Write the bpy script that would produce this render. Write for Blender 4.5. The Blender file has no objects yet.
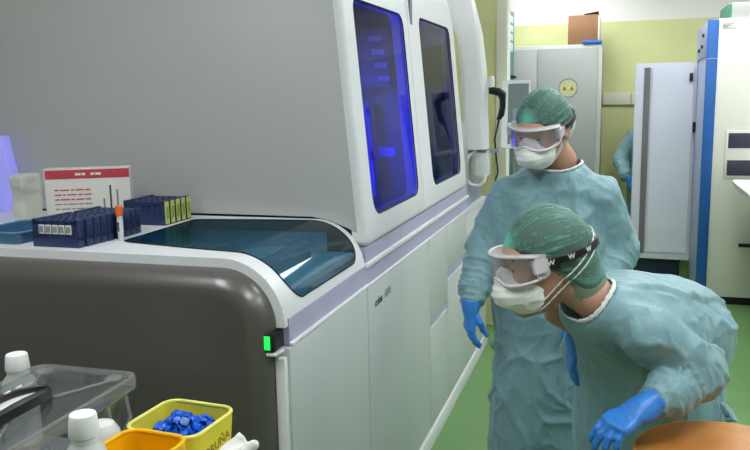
import bpy, bmesh, math, random
import numpy as np
from mathutils import Vector, Matrix
random.seed(7)
sc = bpy.context.scene
COL = sc.collection
PI = math.pi

# ---------------------------------------------------------------- materials
def lin(c):
    return tuple((v/255/12.92 if v/255 <= .04045 else ((v/255+.055)/1.055)**2.4) for v in c)

def mat(name, rgb, rough=.5, metal=0., var=.06, vscale=8., bump=0., bscale=60., spec=.5, coat=0., emit=None, estr=0., trans=0., sheen=0., stretch=None):
    m = bpy.data.materials.new(name); m.use_nodes = True
    nt = m.node_tree; b = nt.nodes['Principled BSDF']
    c = lin(rgb)
    tc = nt.nodes.new('ShaderNodeTexCoord')
    src = tc.outputs['Object']
    if stretch:
        mp = nt.nodes.new('ShaderNodeMapping'); mp.inputs['Scale'].default_value = stretch
        nt.links.new(src, mp.inputs[0]); src = mp.outputs[0]
    n = nt.nodes.new('ShaderNodeTexNoise'); n.inputs['Scale'].default_value = vscale; n.inputs['Detail'].default_value = 4
    nt.links.new(src, n.inputs['Vector'])
    r = nt.nodes.new('ShaderNodeValToRGB')
    r.color_ramp.elements[0].position = .3; r.color_ramp.elements[1].position = .7
    r.color_ramp.elements[0].color = tuple(v*(1-var) for v in c)+(1,)
    r.color_ramp.elements[1].color = tuple(min(1, v*(1+var)) for v in c)+(1,)
    nt.links.new(n.outputs[0], r.inputs[0]); nt.links.new(r.outputs[0], b.inputs['Base Color'])
    b.inputs['Roughness'].default_value = rough; b.inputs['Metallic'].default_value = metal
    b.inputs['Specular IOR Level'].default_value = spec
    b.inputs['Coat Weight'].default_value = coat
    b.inputs['Transmission Weight'].default_value = trans
    b.inputs['Sheen Weight'].default_value = sheen
    if emit:
        b.inputs['Emission Color'].default_value = lin(emit)+(1,); b.inputs['Emission Strength'].default_value = estr
    if bump:
        n2 = nt.nodes.new('ShaderNodeTexNoise'); n2.inputs['Scale'].default_value = bscale; n2.inputs['Detail'].default_value = 3
        nt.links.new(src, n2.inputs['Vector'])
        bp = nt.nodes.new('ShaderNodeBump'); bp.inputs['Strength'].default_value = bump; bp.inputs['Distance'].default_value = .01
        nt.links.new(n2.outputs[0], bp.inputs['Height']); nt.links.new(bp.outputs[0], b.inputs['Normal'])
    return m

def clear(name, tint, opacity, rgb, rough=.08, refl=.04, attr=None, a0=0., a1=1., graze=.6, rgb2=None):
    """see-through sheet: tinted transparency, a share of solid colour (constant or by a per-point thickness attribute), and a glossy skin"""
    m = bpy.data.materials.new(name); m.use_nodes = True
    nt = m.node_tree; b = nt.nodes['Principled BSDF']; out = nt.nodes['Material Output']
    n = nt.nodes.new('ShaderNodeTexNoise'); n.inputs['Scale'].default_value = 14
    r = nt.nodes.new('ShaderNodeValToRGB'); c = lin(rgb)
    r.color_ramp.elements[0].color = tuple(v*.95 for v in c)+(1,); r.color_ramp.elements[1].color = tuple(min(1, v*1.05) for v in c)+(1,)
    tc = nt.nodes.new('ShaderNodeTexCoord'); nt.links.new(tc.outputs['Object'], n.inputs[0])
    nt.links.new(n.outputs[0], r.inputs[0]); nt.links.new(r.outputs[0], b.inputs['Base Color'])
    b.inputs['Roughness'].default_value = max(rough, .3)
    t = nt.nodes.new('ShaderNodeBsdfTransparent'); t.inputs[0].default_value = lin(tint)+(1,)
    mx = nt.nodes.new('ShaderNodeMixShader'); mx.inputs[0].default_value = opacity
    if attr:
        at = nt.nodes.new('ShaderNodeAttribute'); at.attribute_name = attr
        mr = nt.nodes.new('ShaderNodeMapRange'); mr.inputs[3].default_value = a0; mr.inputs[4].default_value = a1
        nt.links.new(at.outputs['Fac'], mr.inputs[0]); nt.links.new(mr.outputs[0], mx.inputs[0])
        cm = nt.nodes.new('ShaderNodeMix'); cm.data_type = 'RGBA'; nt.links.new(at.outputs['Fac'], cm.inputs[0]); nt.links.new(r.outputs[0], cm.inputs[6])
        cm.inputs[7].default_value = lin(rgb2 or rgb)+(1,); nt.links.new(cm.outputs[2], b.inputs['Base Color'])
    nt.links.new(t.outputs[0], mx.inputs[1]); nt.links.new(b.outputs[0], mx.inputs[2])
    g = nt.nodes.new('ShaderNodeBsdfGlossy'); g.inputs['Roughness'].default_value = rough
    lw = nt.nodes.new('ShaderNodeLayerWeight'); lw.inputs[0].default_value = .5
    pw = nt.nodes.new('ShaderNodeMath'); pw.operation = 'POWER'; pw.inputs[1].default_value = 3.5; nt.links.new(lw.outputs['Facing'], pw.inputs[0])
    fr = nt.nodes.new('ShaderNodeMath'); fr.operation = 'MULTIPLY_ADD'; fr.inputs[1].default_value = graze if refl >= .03 else .2; fr.inputs[2].default_value = refl; nt.links.new(pw.outputs[0], fr.inputs[0])
    m2 = nt.nodes.new('ShaderNodeMixShader'); nt.links.new(fr.outputs[0], m2.inputs[0]); nt.links.new(mx.outputs[0], m2.inputs[1]); nt.links.new(g.outputs[0], m2.inputs[2])
    nt.links.new(m2.outputs[0], out.inputs[0])
    return m

M = {}
M['floor'] = mat('green_vinyl', (104, 144, 86), .35, var=.05, vscale=3, bump=.02, bscale=200)
M['wall_green'] = mat('green_paint', (214, 216, 158), .8, var=.03, vscale=4, bump=.05, bscale=150)
M['wall_white'] = mat('white_paint', (242, 240, 236), .8, var=.02, vscale=4, bump=.05, bscale=150)
M['wall_pale'] = mat('pale_wall_paint', (176, 176, 170), .8, var=.03, vscale=4)
M['ceiling'] = mat('ceiling_white', (240, 240, 238), .9, var=.02)
M['housing'] = mat('grey_housing', (186, 186, 184), .45, var=.015, vscale=2)
M['white_plastic'] = mat('white_plastic', (228, 228, 230), .35, var=.015, vscale=3)
M['panel'] = mat('pale_panel', (198, 202, 200), .42, var=.02, vscale=2)
M['lavender'] = mat('lavender_recess', (182, 176, 204), .5, var=.03)
M['dark_cover'] = mat('dark_taupe', (82, 77, 72), .36, var=.04, vscale=3, spec=.9, coat=.25)
M['black'] = mat('black_plastic', (22, 22, 24), .35, var=.1)
M['gap'] = mat('dark_gap', (30, 30, 32), .8, var=.1)
M['lid_glass'] = clear('smoked_teal_glass', (160, 202, 218), .06, (70, 116, 130), .05, .06)
M['win_glass'] = clear('smoked_blue_glass', (180, 182, 210), .02, (70, 72, 94), .02, .05, graze=.22)
M['interior'] = mat('interior_navy', (96, 108, 124), .6, var=.1)
M['liner'] = mat('liner_teal', (150, 190, 205), .5, var=.15, vscale=6)
M['inner_grey'] = mat('inner_grey', (146, 152, 168), .5, var=.05)
M['navy'] = mat('navy_plastic', (38, 52, 92), .4, var=.12, vscale=30)
M['lime'] = mat('lime_plastic', (196, 208, 104), .45, var=.06)
M['label'] = mat('paper_label', (222, 224, 218), .7, var=.04)
M['ink'] = mat('ink', (62, 64, 66), .8, var=.05)
M['palegrey_ink'] = mat('pale_ink', (128, 132, 130), .8, var=.05)
M['orange'] = mat('orange_plastic', (232, 108, 34), .4, var=.05)
M['card_white'] = mat('white_card', (216, 214, 206), .75, var=.03, vscale=10)
M['red_print'] = mat('red_print', (186, 62, 74), .7, var=.06)
M['bag'] = mat('crinkled_bag', (196, 196, 186), .3, var=.06, bump=.4, bscale=40)
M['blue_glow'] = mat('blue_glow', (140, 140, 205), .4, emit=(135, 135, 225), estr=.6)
M['green_led'] = mat('green_led', (30, 200, 70), .4, emit=(30, 230, 90), estr=1.0)
M['gown'] = mat('teal_gown_fabric', (122, 160, 167), .5, var=.05, vscale=9, bump=.10, bscale=120, sheen=.2)
def crumple(m, scale=6.5, strength=.8, dist=.03):
    nt = m.node_tree; b = nt.nodes['Principled BSDF']; tc = [n for n in nt.nodes if n.type == 'TEX_COORD'][0]
    prev = b.inputs['Normal'].links[0].from_socket
    n = nt.nodes.new('ShaderNodeTexNoise'); n.inputs['Scale'].default_value = scale; n.inputs['Detail'].default_value = 3; n.inputs['Distortion'].default_value = .35
    mp = nt.nodes.new('ShaderNodeMapping'); mp.inputs['Scale'].default_value = (1, 1, .6); nt.links.new(tc.outputs['Object'], mp.inputs[0]); nt.links.new(mp.outputs[0], n.inputs['Vector'])
    a = nt.nodes.new('ShaderNodeMath'); a.operation = 'SUBTRACT'; a.inputs[1].default_value = .5; nt.links.new(n.outputs[0], a.inputs[0])
    c = nt.nodes.new('ShaderNodeMath'); c.operation = 'ABSOLUTE'; nt.links.new(a.outputs[0], c.inputs[0])
    d = nt.nodes.new('ShaderNodeMath'); d.operation = 'POWER'; d.inputs[1].default_value = .9; nt.links.new(c.outputs[0], d.inputs[0])
    bp = nt.nodes.new('ShaderNodeBump'); bp.invert = True; bp.inputs['Strength'].default_value = strength; bp.inputs['Distance'].default_value = dist
    nt.links.new(d.outputs[0], bp.inputs['Height']); nt.links.new(prev, bp.inputs['Normal']); nt.links.new(bp.outputs[0], b.inputs['Normal'])
crumple(M['gown'])
M['collar'] = mat('white_binding', (226, 230, 228), .7, var=.03)
M['glove'] = mat('blue_nitrile', (52, 128, 212), .38, var=.05, vscale=20, bump=.1, bscale=90)
M['skin'] = mat('skin', (192, 144, 122), .5, var=.07, vscale=14)
M['hair'] = mat('dark_hair', (54, 48, 40), .5, var=.3, vscale=50)
M['lash'] = mat('brow_hair', (56, 40, 32), .6, var=.2)
M['eye'] = mat('eye_white', (232, 228, 222), .15, var=.02)
M['iris'] = mat('iris_brown', (66, 44, 30), .2, var=.1)
M['lips'] = mat('lips', (176, 100, 92), .45, var=.05)
M['cap'] = clear('green_cap_net', (206, 228, 220), .4, (134, 182, 166), .65, .006, attr='dens', a0=.28, a1=.95, rgb2=(104, 206, 184))
M['mask'] = mat('white_mask', (246, 244, 240), .75, var=.03, vscale=12, bump=.06, bscale=120)
M['elastic'] = mat('white_elastic', (230, 232, 228), .7, var=.03)
M['goggle'] = clear('clear_goggle', (246, 246, 250), .17, (240, 236, 244), .08, .05)
M['goggle_frame'] = clear('frosted_goggle', (244, 242, 246), .78, (246, 238, 244), .25)
M['trouser'] = mat('scrub_trousers', (96, 150, 150), .8, var=.05)
M['shoe'] = mat('white_clog', (220, 222, 224), .5, var=.04)
M['grey_metal'] = mat('grey_cabinet_metal', (160, 162, 158), .45, var=.025, vscale=2)
M['grey_edge'] = mat('grey_cabinet_edge', (182, 184, 178), .45, var=.03)
M['cardboard'] = mat('brown_cardboard', (150, 110, 78), .8, var=.06, vscale=12)
M['blue_plastic'] = mat('blue_plastic', (48, 104, 190), .4, var=.08)
M['trunking'] = mat('white_trunking', (226, 224, 206), .5, var=.02)
M['fridge'] = mat('fridge_white', (222, 220, 208), .45, var=.02, vscale=2)
M['fridge_blue'] = mat('fridge_blue', (30, 92, 164), .4, var=.05)
M['fridge_door'] = mat('fridge_door_inner', (214, 214, 226), .45, var=.02)
M['fridge_front_shaded'] = mat('fridge_front_shaded', (160, 168, 200), .45, var=.03)  # lavender-grey has the shade on the fridge's front face mixed in
M['gasket'] = mat('grey_gasket', (112, 108, 112), .6, var=.05)
M['dark_purple'] = mat('dark_grille', (58, 54, 74), .5, var=.1)
M['navy_base'] = mat('navy_base', (36, 50, 76), .5, var=.1)
M['teal_box'] = mat('teal_tower', (48, 100, 104), .45, var=.06)
M['teal_pale'] = mat('pale_card', (190, 210, 208), .5, var=.05)
M['screen'] = mat('pale_screen', (120, 130, 132), .2, emit=(150, 170, 178), estr=.03, var=.05)
M['sign'] = mat('sign_pale', (196, 198, 158), .6, var=.03)
M['sign_yellow'] = mat('sign_yellow', (206, 186, 70), .6, var=.05)
M['yellow'] = mat('yellow_bin', (232, 216, 60), .38, var=.03, vscale=6)
M['amber'] = mat('amber_bin', (246, 186, 10), .38, var=.03, vscale=6)
M['cap_blue'] = mat('blue_caps', (20, 92, 206), .3, var=.12, vscale=60)
M['cap_pale'] = mat('pale_blue_cap', (130, 170, 232), .3, var=.05)
M['marker'] = mat('brown_marker', (150, 110, 40), .8, var=.1)
M['clear_box'] = clear('clear_box_plastic', (238, 240, 240), .025, (214, 216, 214), .1)
M['clear_rim'] = clear('clear_box_rim', (232, 234, 232), .22, (210, 210, 204), .12, .08)
M['bottle'] = clear('milky_bottle', (232, 234, 232), .88, (226, 228, 226), .35)
M['bottle_cap'] = mat('white_cap', (240, 240, 238), .45, var=.02)
M['table'] = mat('grey_trolley', (150, 152, 154), .4, var=.04)
M['tissue'] = mat('white_tissue', (226, 224, 218), .85, var=.03, bump=.3, bscale=40)
M['wood'] = mat('orange_beech', (198, 126, 54), .35, var=.10, vscale=3, stretch=(1, 9, 1), coat=.2)
M['wood_edge'] = mat('orange_beech_edge', (222, 158, 78), .4, var=.08, vscale=5, stretch=(1, 6, 1))
M['steel'] = mat('steel', (170, 172, 174), .3, metal=.8, var=.05)
M['lamp'] = mat('lamp_diffuser', (255, 255, 255), .5, emit=(246, 251, 255), estr=13.0)
M['bench'] = mat('bench_white', (226, 228, 232), .3, var=.02)

# ---------------------------------------------------------------- objects
def link(o, parent=None):
    COL.objects.link(o)
    if parent is not None:
        o.parent = parent
    return o

def tag(o, label=None, cat=None, group=None, kind=None):
    if label: o['label'] = label
    if cat: o['category'] = cat
    if group: o['group'] = group
    if kind: o['kind'] = kind
    return o

def thing(name, label, cat, loc=(0, 0, 0), rz=0., group=None):
    o = bpy.data.objects.new(name, None); o.empty_display_size = .1
    o.location = loc; o.rotation_euler = (0, 0, rz)
    link(o); return tag(o, label, cat, group)

def mesh_obj(name, verts, faces, m, parent=None, smooth=False, origin=None):
    me = bpy.data.meshes.new(name)
    v = np.asarray(verts, float)
    if origin is not None: v = v-np.asarray(origin, float)
    me.from_pydata([tuple(map(float, x)) for x in v], [], [tuple(int(i) for i in f) for f in faces])
    me.update()
    me.materials.append(m)
    if smooth:
        me.polygons.foreach_set('use_smooth', [True]*len(me.polygons))
    o = bpy.data.objects.new(name, me); link(o, parent)
    if origin is not None and parent is None: o.location = origin
    return o

class MB:
    """collects shapes into one bmesh; coordinates are those of the parent"""
    def __init__(s): s.bm = bmesh.new(); s.smooth = False
    def _bev(s, geom_verts, w, seg=2):
        if w <= 0: return
        es = {e for v in geom_verts for e in v.link_edges}
        bmesh.ops.bevel(s.bm, geom=list(es), offset=w, segments=seg, affect='EDGES', profile=.5)
    def box(s, lo, hi, bev=.003, seg=2, mtx=None):
        r = bmesh.ops.create_cube(s.bm, size=1)['verts']
        c = [(a+b)/2 for a, b in zip(lo, hi)]; d = [abs(b-a) for a, b in zip(lo, hi)]
        for v in r: v.co = Vector((c[0]+v.co.x*d[0], c[1]+v.co.y*d[1], c[2]+v.co.z*d[2]))
        if mtx:
            for v in r: v.co = mtx @ v.co
        s._bev(r, min(bev, min(d)*.45), seg); return s
    def poly(s, pts, vec, bev=0., seg=2):
        """prism: a loop of points swept along vec"""
        n = len(pts); vec = Vector(vec)
        a = [s.bm.verts.new(p) for p in pts]; b = [s.bm.verts.new(Vector(p)+vec) for p in pts]
        s.bm.faces.new(a[::-1]); s.bm.faces.new(b)
        for i in range(n): s.bm.faces.new((a[i], a[(i+1) % n], b[(i+1) % n], b[i]))
        if bev: s._bev(a+b, bev, seg)
        return s
    def loops(s, rings, closed=True, capa=True, capb=True):
        vs = [[s.bm.verts.new(p) for p in r] for r in rings]
        n = len(vs[0])
        for a, b in zip(vs, vs[1:]):
            for i in range(n if closed else n-1):
                s.bm.faces.new((a[i], a[(i+1) % n], b[(i+1) % n], b[i]))
        if capa: s.bm.faces.new(vs[0][::-1])
        if capb: s.bm.faces.new(vs[-1])
        return s
    def lathe(s, prof, c=(0, 0, 0), n=32, axis='z', capa=True, capb=True):
        rings = []
        for r, h in prof:
            ring = []
            for i in range(n):
                t = 2*PI*i/n; x, y = r*math.cos(t), r*math.sin(t)
                p = {'z': (x, y, h), 'y': (x, h, -y), 'x': (h, x, y)}[axis]
                ring.append((c[0]+p[0], c[1]+p[1], c[2]+p[2]))
            rings.append(ring)
        return s.loops(rings, True, capa, capb)
    def tube(s, pts, r, n=10, closed=False):
        pts = [Vector(p) for p in pts]; N = len(pts); rings = []
        rs = r if isinstance(r, (list, tuple)) else [r]*N
        up = None
        for i, p in enumerate(pts):
            if closed: t = pts[(i+1) % N]-pts[i-1]
            else: t = pts[min(i+1, N-1)]-pts[max(i-1, 0)]
            t.normalize()
            if up is None:
                up = Vector((0, 0, 1)) if abs(t.z) < .9 else Vector((1, 0, 0))
            a = (up-t*up.dot(t)).normalized(); b = t.cross(a); up = a
            rings.append([p+(a*math.cos(2*PI*k/n)+b*math.sin(2*PI*k/n))*rs[i] for k in range(n)])
        if closed: rings.append(rings[0]); return s.loops(rings, True, False, False)
        return s.loops(rings)
    def ring_plate(s, outer, inner, vec):
        """plate with a hole: two loops of equal length swept along vec"""
        vec = Vector(vec); n = len(outer)
        L = [[s.bm.verts.new(Vector(p)+o) for p in lp] for lp, o in ((outer, Vector()), (inner, Vector()), (inner, vec), (outer, vec))]
        for a, b in ((0, 1), (1, 2), (2, 3), (3, 0)):
            for i in range(n):
                j = (i+1) % n
                s.bm.faces.new((L[a][i], L[a][j], L[b][j], L[b][i]))
        return s
    def grid(s, rows):
        vs = [[s.bm.verts.new(p) for p in r] for r in rows]
        for a, b in zip(vs, vs[1:]):
            for i in range(len(a)-1): s.bm.faces.new((a[i], a[i+1], b[i+1], b[i]))
        return s
    def build(s, name, m, parent=None, smooth=None, loc=None, weld=False, auto=True):
        if weld: bmesh.ops.remove_doubles(s.bm, verts=s.bm.verts, dist=1e-5)
        bmesh.ops.recalc_face_normals(s.bm, faces=s.bm.faces)
        if auto:
            for e in s.bm.edges:
                e.smooth = not (len(e.link_faces) == 2 and e.calc_face_angle(0) > .6)
            for f in s.bm.faces: f.smooth = True
        me = bpy.data.meshes.new(name); s.bm.to_mesh(me); s.bm.free(); me.materials.append(m)
        o = bpy.data.objects.new(name, me); link(o, parent)
        if loc is not None: o.location = loc
        return o

def box(name, lo, hi, m, parent=None, bev=.003):
    return MB().box(lo, hi, bev).build(name, m, parent)

def rrect(w, h, r, n=6, cx=0, cy=0, rs=None):
    """rounded rectangle outline (list of 2-D points), same count for every size; rs: radii BL,BR,TR,TL"""
    rs = rs or (r,)*4; out = []
    for k, (sx, sy) in enumerate(((-1, -1), (1, -1), (1, 1), (-1, 1))):
        rr = rs[k]; ox, oy = cx+sx*(w/2-rr), cy+sy*(h/2-rr); a0 = PI+k*PI/2
        for i in range(n+1):
            a = a0+i*PI/2/n; out.append((ox+rr*math.cos(a), oy+rr*math.sin(a)))
    return out

def text(name, body, size, m, parent, mtx, depth=.0006, bold=0., align='LEFT'):
    cu = bpy.data.curves.new(name, 'FONT'); cu.body = body; cu.size = size; cu.extrude = depth; cu.offset = bold; cu.align_x = align
    tmp = bpy.data.objects.new(name+'_tmp', cu)
    COL.objects.link(tmp)
    dg = bpy.context.evaluated_depsgraph_get()
    me = bpy.data.meshes.new_from_object(tmp.evaluated_get(dg))
    COL.objects.unlink(tmp); bpy.data.objects.remove(tmp)
    me.transform(mtx); me.materials.clear(); me.materials.append(m)
    o = bpy.data.objects.new(name, me); link(o, parent); return o

def frame(o, x, y):
    """matrix whose local x runs along x, y along y"""
    x = Vector(x).normalized(); z = x.cross(Vector(y)).normalized(); y = z.cross(x)
    m = Matrix((x, y, z)).transposed().to_4x4(); m.translation = Vector(o); return m

# ---------------------------------------------------------------- distance-field modelling
f32 = np.float32
def V3(p): return np.array(p, f32)
def unit(v): v = np.array(v, float); return v/np.linalg.norm(v)
def cone(P, a, b, ra, rb):
    a, b = V3(a), V3(b); ab = b-a; q = P-a
    t = np.clip((q@ab)/max(float(ab@ab), 1e-9), 0, 1)
    return np.linalg.norm(q-t[..., None]*ab, axis=-1)-(ra+(rb-ra)*t)
def econe(P, a, b, side, wa, wb):
    """elliptical cone a->b; side = direction of the first half-width, wa/wb = (half width, half depth) at the ends"""
    a, b = V3(a), V3(b); ab = b-a; q = P-a; L2 = max(float(ab@ab), 1e-9)
    t = np.clip((q@ab)/L2, 0, 1)
    ax = V3(unit(ab)); s = np.array(side, float); s = s-ax*(s@ax); s = V3(unit(s)); f = V3(np.cross(ax, s))
    d = q-t[..., None]*ab
    w = wa[0]+(wb[0]-wa[0])*t; h = wa[1]+(wb[1]-wa[1])*t
    u, v, e = d@s, d@f, d@ax
    mn = np.minimum(w, h)
    k = np.sqrt((u/w)**2+(v/h)**2+(e/mn)**2)
    g = np.sqrt((u/w**2)**2+(v/h**2)**2+(e/mn**2)**2)+1e-6
    return k*(k-1)/g
def ell(P, c, r, R=None):
    q = P-V3(c)
    if R is not None: q = q@np.array(R, f32).T
    r = V3(r); k = np.linalg.norm(q/r, axis=-1); g = np.linalg.norm(q/(r*r), axis=-1)+1e-6
    return k*(k-1)/g
def smin(a, b, k):
    h = np.clip(.5+.5*(b-a)/k, 0, 1); return b+(a-b)*h-k*h*(1-h)
def smax(a, b, k): return -smin(-a, -b, k)

def nets(fn, lo, hi, h, smooth=1):
    """surface nets of fn(P) inside the box"""
    lo = np.array(lo, float); hi = np.array(hi, float)
    n = np.maximum(np.ceil((hi-lo)/h).astype(int)+1, 3)
    ax = [lo[i]+h*np.arange(n[i]) for i in range(3)]
    F = np.empty(n, f32)
    Y, Z = np.meshgrid(ax[1], ax[2], indexing='ij')
    step = max(1, int(400000//(n[1]*n[2])))
    for i in range(0, n[0], step):
        xs = ax[0][i:i+step]
        P = np.empty((len(xs), n[1], n[2], 3), f32)
        P[..., 0] = xs[:, None, None]; P[..., 1] = Y; P[..., 2] = Z
        F[i:i+step] = fn(P)
    F[0] = F[-1] = 1; F[:, 0] = F[:, -1] = 1; F[:, :, 0] = F[:, :, -1] = 1
    F = np.where(np.abs(F) < 1e-7, f32(1e-7), F)
    cs = np.array([[i, j, k] for i in (0, 1) for j in (0, 1) for k in (0, 1)])
    m = n-1
    S = (F < 0)
    cnt = sum(S[c[0]:c[0]+m[0], c[1]:c[1]+m[1], c[2]:c[2]+m[2]].astype(np.int8) for c in cs)
    cells = np.argwhere((cnt > 0) & (cnt < 8))
    idx = -np.ones(m, int); idx[tuple(cells.T)] = np.arange(len(cells))
    acc = np.zeros((len(cells), 3)); num = np.zeros(len(cells))
    for a in range(8):
        for b in range(a+1, 8):
            if np.abs(cs[a]-cs[b]).sum() != 1: continue
            fa = F[tuple((cells+cs[a]).T)]; fb = F[tuple((cells+cs[b]).T)]
            x = (fa < 0) != (fb < 0); t = np.where(x, fa/np.where(x, fa-fb, 1), 0)
            acc += np.where(x[:, None], cs[a]+t[:, None]*(cs[b]-cs[a]), 0); num += x
    V = lo+h*(cells+acc/num[:, None])
    faces = []
    for d in range(3):
        e = np.zeros(3, int); e[d] = 1; u = np.zeros(3, int); u[(d+1) % 3] = 1; w = np.zeros(3, int); w[(d+2) % 3] = 1
        A = S[:n[0]-e[0], :n[1]-e[1], :n[2]-e[2]]; B = S[e[0]:, e[1]:, e[2]:]
        g = np.argwhere(A != B)
        g = g[(g[:, (d+1) % 3] > 0) & (g[:, (d+2) % 3] > 0) & (g[:, (d+1) % 3] < m[(d+1) % 3]) & (g[:, (d+2) % 3] < m[(d+2) % 3])]
        q = np.stack([idx[tuple((g-u-w).T)], idx[tuple((g-w).T)], idx[tuple(g.T)], idx[tuple((g-u).T)]], 1)
        fl = ~A[tuple(g.T)]
        q[fl] = q[fl][:, ::-1]
        faces.append(q)
    Fc = np.concatenate(faces); Fc = Fc[(Fc >= 0).all(1)]
    for _ in range(smooth):
        sm = np.zeros_like(V); c = np.zeros(len(V))
        for k in range(4):
            for j in (1, 3):
                np.add.at(sm, Fc[:, k], V[Fc[:, (k+j) % 4]]); np.add.at(c, Fc[:, k], 1)
        V = .4*V+.6*sm/np.maximum(c, 1)[:, None]
    return V, Fc

def vnormals(V, F):
    n = np.cross(V[F[:, 2]]-V[F[:, 0]], V[F[:, 3]]-V[F[:, 1]])
    N = np.zeros_like(V)
    for k in range(4): np.add.at(N, F[:, k], n)
    return N/(np.linalg.norm(N, axis=1)[:, None]+1e-12)

def vnoise(P, seed=0):
    P = np.asarray(P, float); I = np.floor(P).astype(np.int64); f = P-I; f = f*f*f*(f*(f*6-15)+10)
    out = np.zeros(P.shape[:-1])
    for c in range(8):
        o = np.array([c & 1, c >> 1 & 1, c >> 2 & 1]); J = I+o
        h = (J[..., 0]*374761393+J[..., 1]*668265263+J[..., 2]*2147483647+seed*1274126177) & 0xffffffff
        h = ((h ^ (h >> 13))*1274126177) & 0xffffffff; h = (h ^ (h >> 16)) & 0xffffff
        w = np.prod(np.where(o == 1, f, 1-f), axis=-1)
        out += w*(h/0xffffff*2-1)
    return out
def crease(n, w=.07): return np.exp(-np.abs(n)/w)
def ridge(n): return 1-2*np.sqrt(n*n+.0008)
# ---------------------------------------------------------------- parenting in world coordinates
def link(o, parent=None):
    COL.objects.link(o)
    if parent is not None:
        o.parent = parent
        if parent.type == 'EMPTY':
            o.matrix_parent_inverse = Matrix.Translation(-Vector(parent.location))
    return o

def put(o, p):
    """give a single-mesh thing its origin at p without moving it"""
    p = Vector(p); o.data.transform(Matrix.Translation(-p)); o.location = p; return o

# ---------------------------------------------------------------- camera
sc.view_settings.view_transform = 'Standard'; sc.view_settings.look = 'None'
sc.view_settings.gamma = 1; sc.view_settings.use_curve_mapping = False
cd = bpy.data.cameras.new('camera'); cam = bpy.data.objects.new('camera', cd); COL.objects.link(cam)
F_PX = 785.
def _dir(px, py):
    v = Vector((px-375, -(py-225), -F_PX)); return v.normalized()
yc = _dir(620, 92); upc = -_dir(465, 5000); upc = (upc-yc*upc.dot(yc)).normalized(); xc = yc.cross(upc)
cam.matrix_world = Matrix.Translation((0, 0, 1.62)) @ Matrix((xc, yc, upc)).to_4x4()
cd.sensor_width = 36; cd.lens = F_PX/750*36; cd.clip_start = .05
sc.camera = cam

# ---------------------------------------------------------------- room
def structure(o): o['kind'] = 'structure'; return o
def two_tone(name, zsplit):
    m = mat(name, (214, 216, 158), .8, var=.03, vscale=4, bump=.05, bscale=150)
    nt = m.node_tree; b = nt.nodes['Principled BSDF']
    src = b.inputs['Base Color'].links[0].from_socket
    g = nt.nodes.new('ShaderNodeNewGeometry'); s = nt.nodes.new('ShaderNodeSeparateXYZ'); nt.links.new(g.outputs['Position'], s.inputs[0])
    c = nt.nodes.new('ShaderNodeMath'); c.operation = 'GREATER_THAN'; c.inputs[1].default_value = zsplit; nt.links.new(s.outputs['Z'], c.inputs[0])
    mx = nt.nodes.new('ShaderNodeMix'); mx.data_type = 'RGBA'; nt.links.new(c.outputs[0], mx.inputs[0]); nt.links.new(src, mx.inputs[6])
    mx.inputs[7].default_value = lin((240, 236, 232))+(1,)
    nt.links.new(mx.outputs[2], b.inputs['Base Color']); return m
tt = two_tone('green_and_white_paint', 2.28)
structure(box('floor', (-3.5, -2.1, -.1), (2.7, 8.1, 0), M['floor'], bev=0))
structure(box('ceiling', (-3.5, -2.1, 2.9), (2.7, 8.1, 3.0), M['ceiling'], bev=0))
structure(box('wall_back', (-3.5, 8, 0), (2.7, 8.1, 2.9), tt, bev=0))
structure(box('wall_left', (-3.5, -2.1, 0), (-3.4, 8, 2.9), M['wall_pale'], bev=0))
structure(box('wall_right', (2.6, -2.1, 0), (2.7, 8, 2.9), M['wall_pale'], bev=0))
structure(box('wall_front', (-3.4, -2.1, 0), (2.6, -2.0, 2.9), M['wall_pale'], bev=0))
structure(box('wall_partition', (-3.4, 5.4, 0), (-.80, 5.52, 2.9), M['wall_green'], bev=0))
structure(box('trim_1', (-.80, 5.38, 0), (-.727, 5.54, 2.9), M['trunking'], bev=.004))

# ceiling lamps
def lamp(x, y, w=.6, l=1.2):
    t = thing('ceiling_light', 'long white ceiling light panel overhead', 'ceiling light', (x, y, 2.86), group='ceiling light panels')
    MB().ring_plate([(x+a, y+b, 2.862) for a, b in rrect(w+.06, l+.06, .01)], [(x+a, y+b, 2.862) for a, b in rrect(w, l, .005)], (0, 0, .038)).build('frame', M['white_plastic'], t)
    box('diffuser', (x-w/2, y-l/2, 2.87), (x+w/2, y+l/2, 2.895), M['lamp'], t, 0)
LAMPS = [(.55, .9), (.55, 3.3), (.55, 5.9), (-1.5, .7), (-1.9, 3.6), (1.9, 2.1), (1.7, 6.0), (-.6, 7.0)]
for x, y in LAMPS: lamp(x, y)

# ---------------------------------------------------------------- the analyser
an = thing('laboratory_analyzer', 'huge white and grey laboratory machine with dark end cover and two blue-lit glass doors', 'analyzer', (-1.4, 3.3, 0))
XF = -.79
def lean(y, z, d=0): return (-.79-.0875*(z-1.12)-d, y, z)
box('cabinet_body', (-2.6, 1.80, .08), (-.825, 4.95, 1.10), M['inner_grey'], an)
box('plinth', (-2.55, 1.76, 0), (-.785, 4.97, .082), M['white_plastic'], an)
box('front_panel', (-.826, 1.785, .092), (XF, 2.443, .985), M['panel'], an, .006)
box('front_panel', (-.826, 2.450, .092), (XF, 3.357, .985), M['panel'], an, .006)
d = box('drawer', (-.826, 3.364, .092), (XF, 3.741, .572), M['panel'], an, .006)
box('drawer', (-.826, 3.364, .619), (XF, 3.741, .985), M['panel'], an, .006)
box('drawer', (-.826, 3.748, .092), (XF, 4.235, .712), M['panel'], an, .006)
box('drawer', (-.826, 3.748, .764), (XF, 4.235, .985), M['panel'], an, .006)
box('drawer_recess', (-.826, 3.366, .570), (-.797, 3.739, .622), M['lavender'], an, 0)
box('drawer_recess', (-.826, 3.750, .710), (-.797, 4.233, .766), M['lavender'], an, 0)
box('front_panel', (-.826, 4.242, .092), (XF, 4.94, .985), M['panel'], an, .006)
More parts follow.
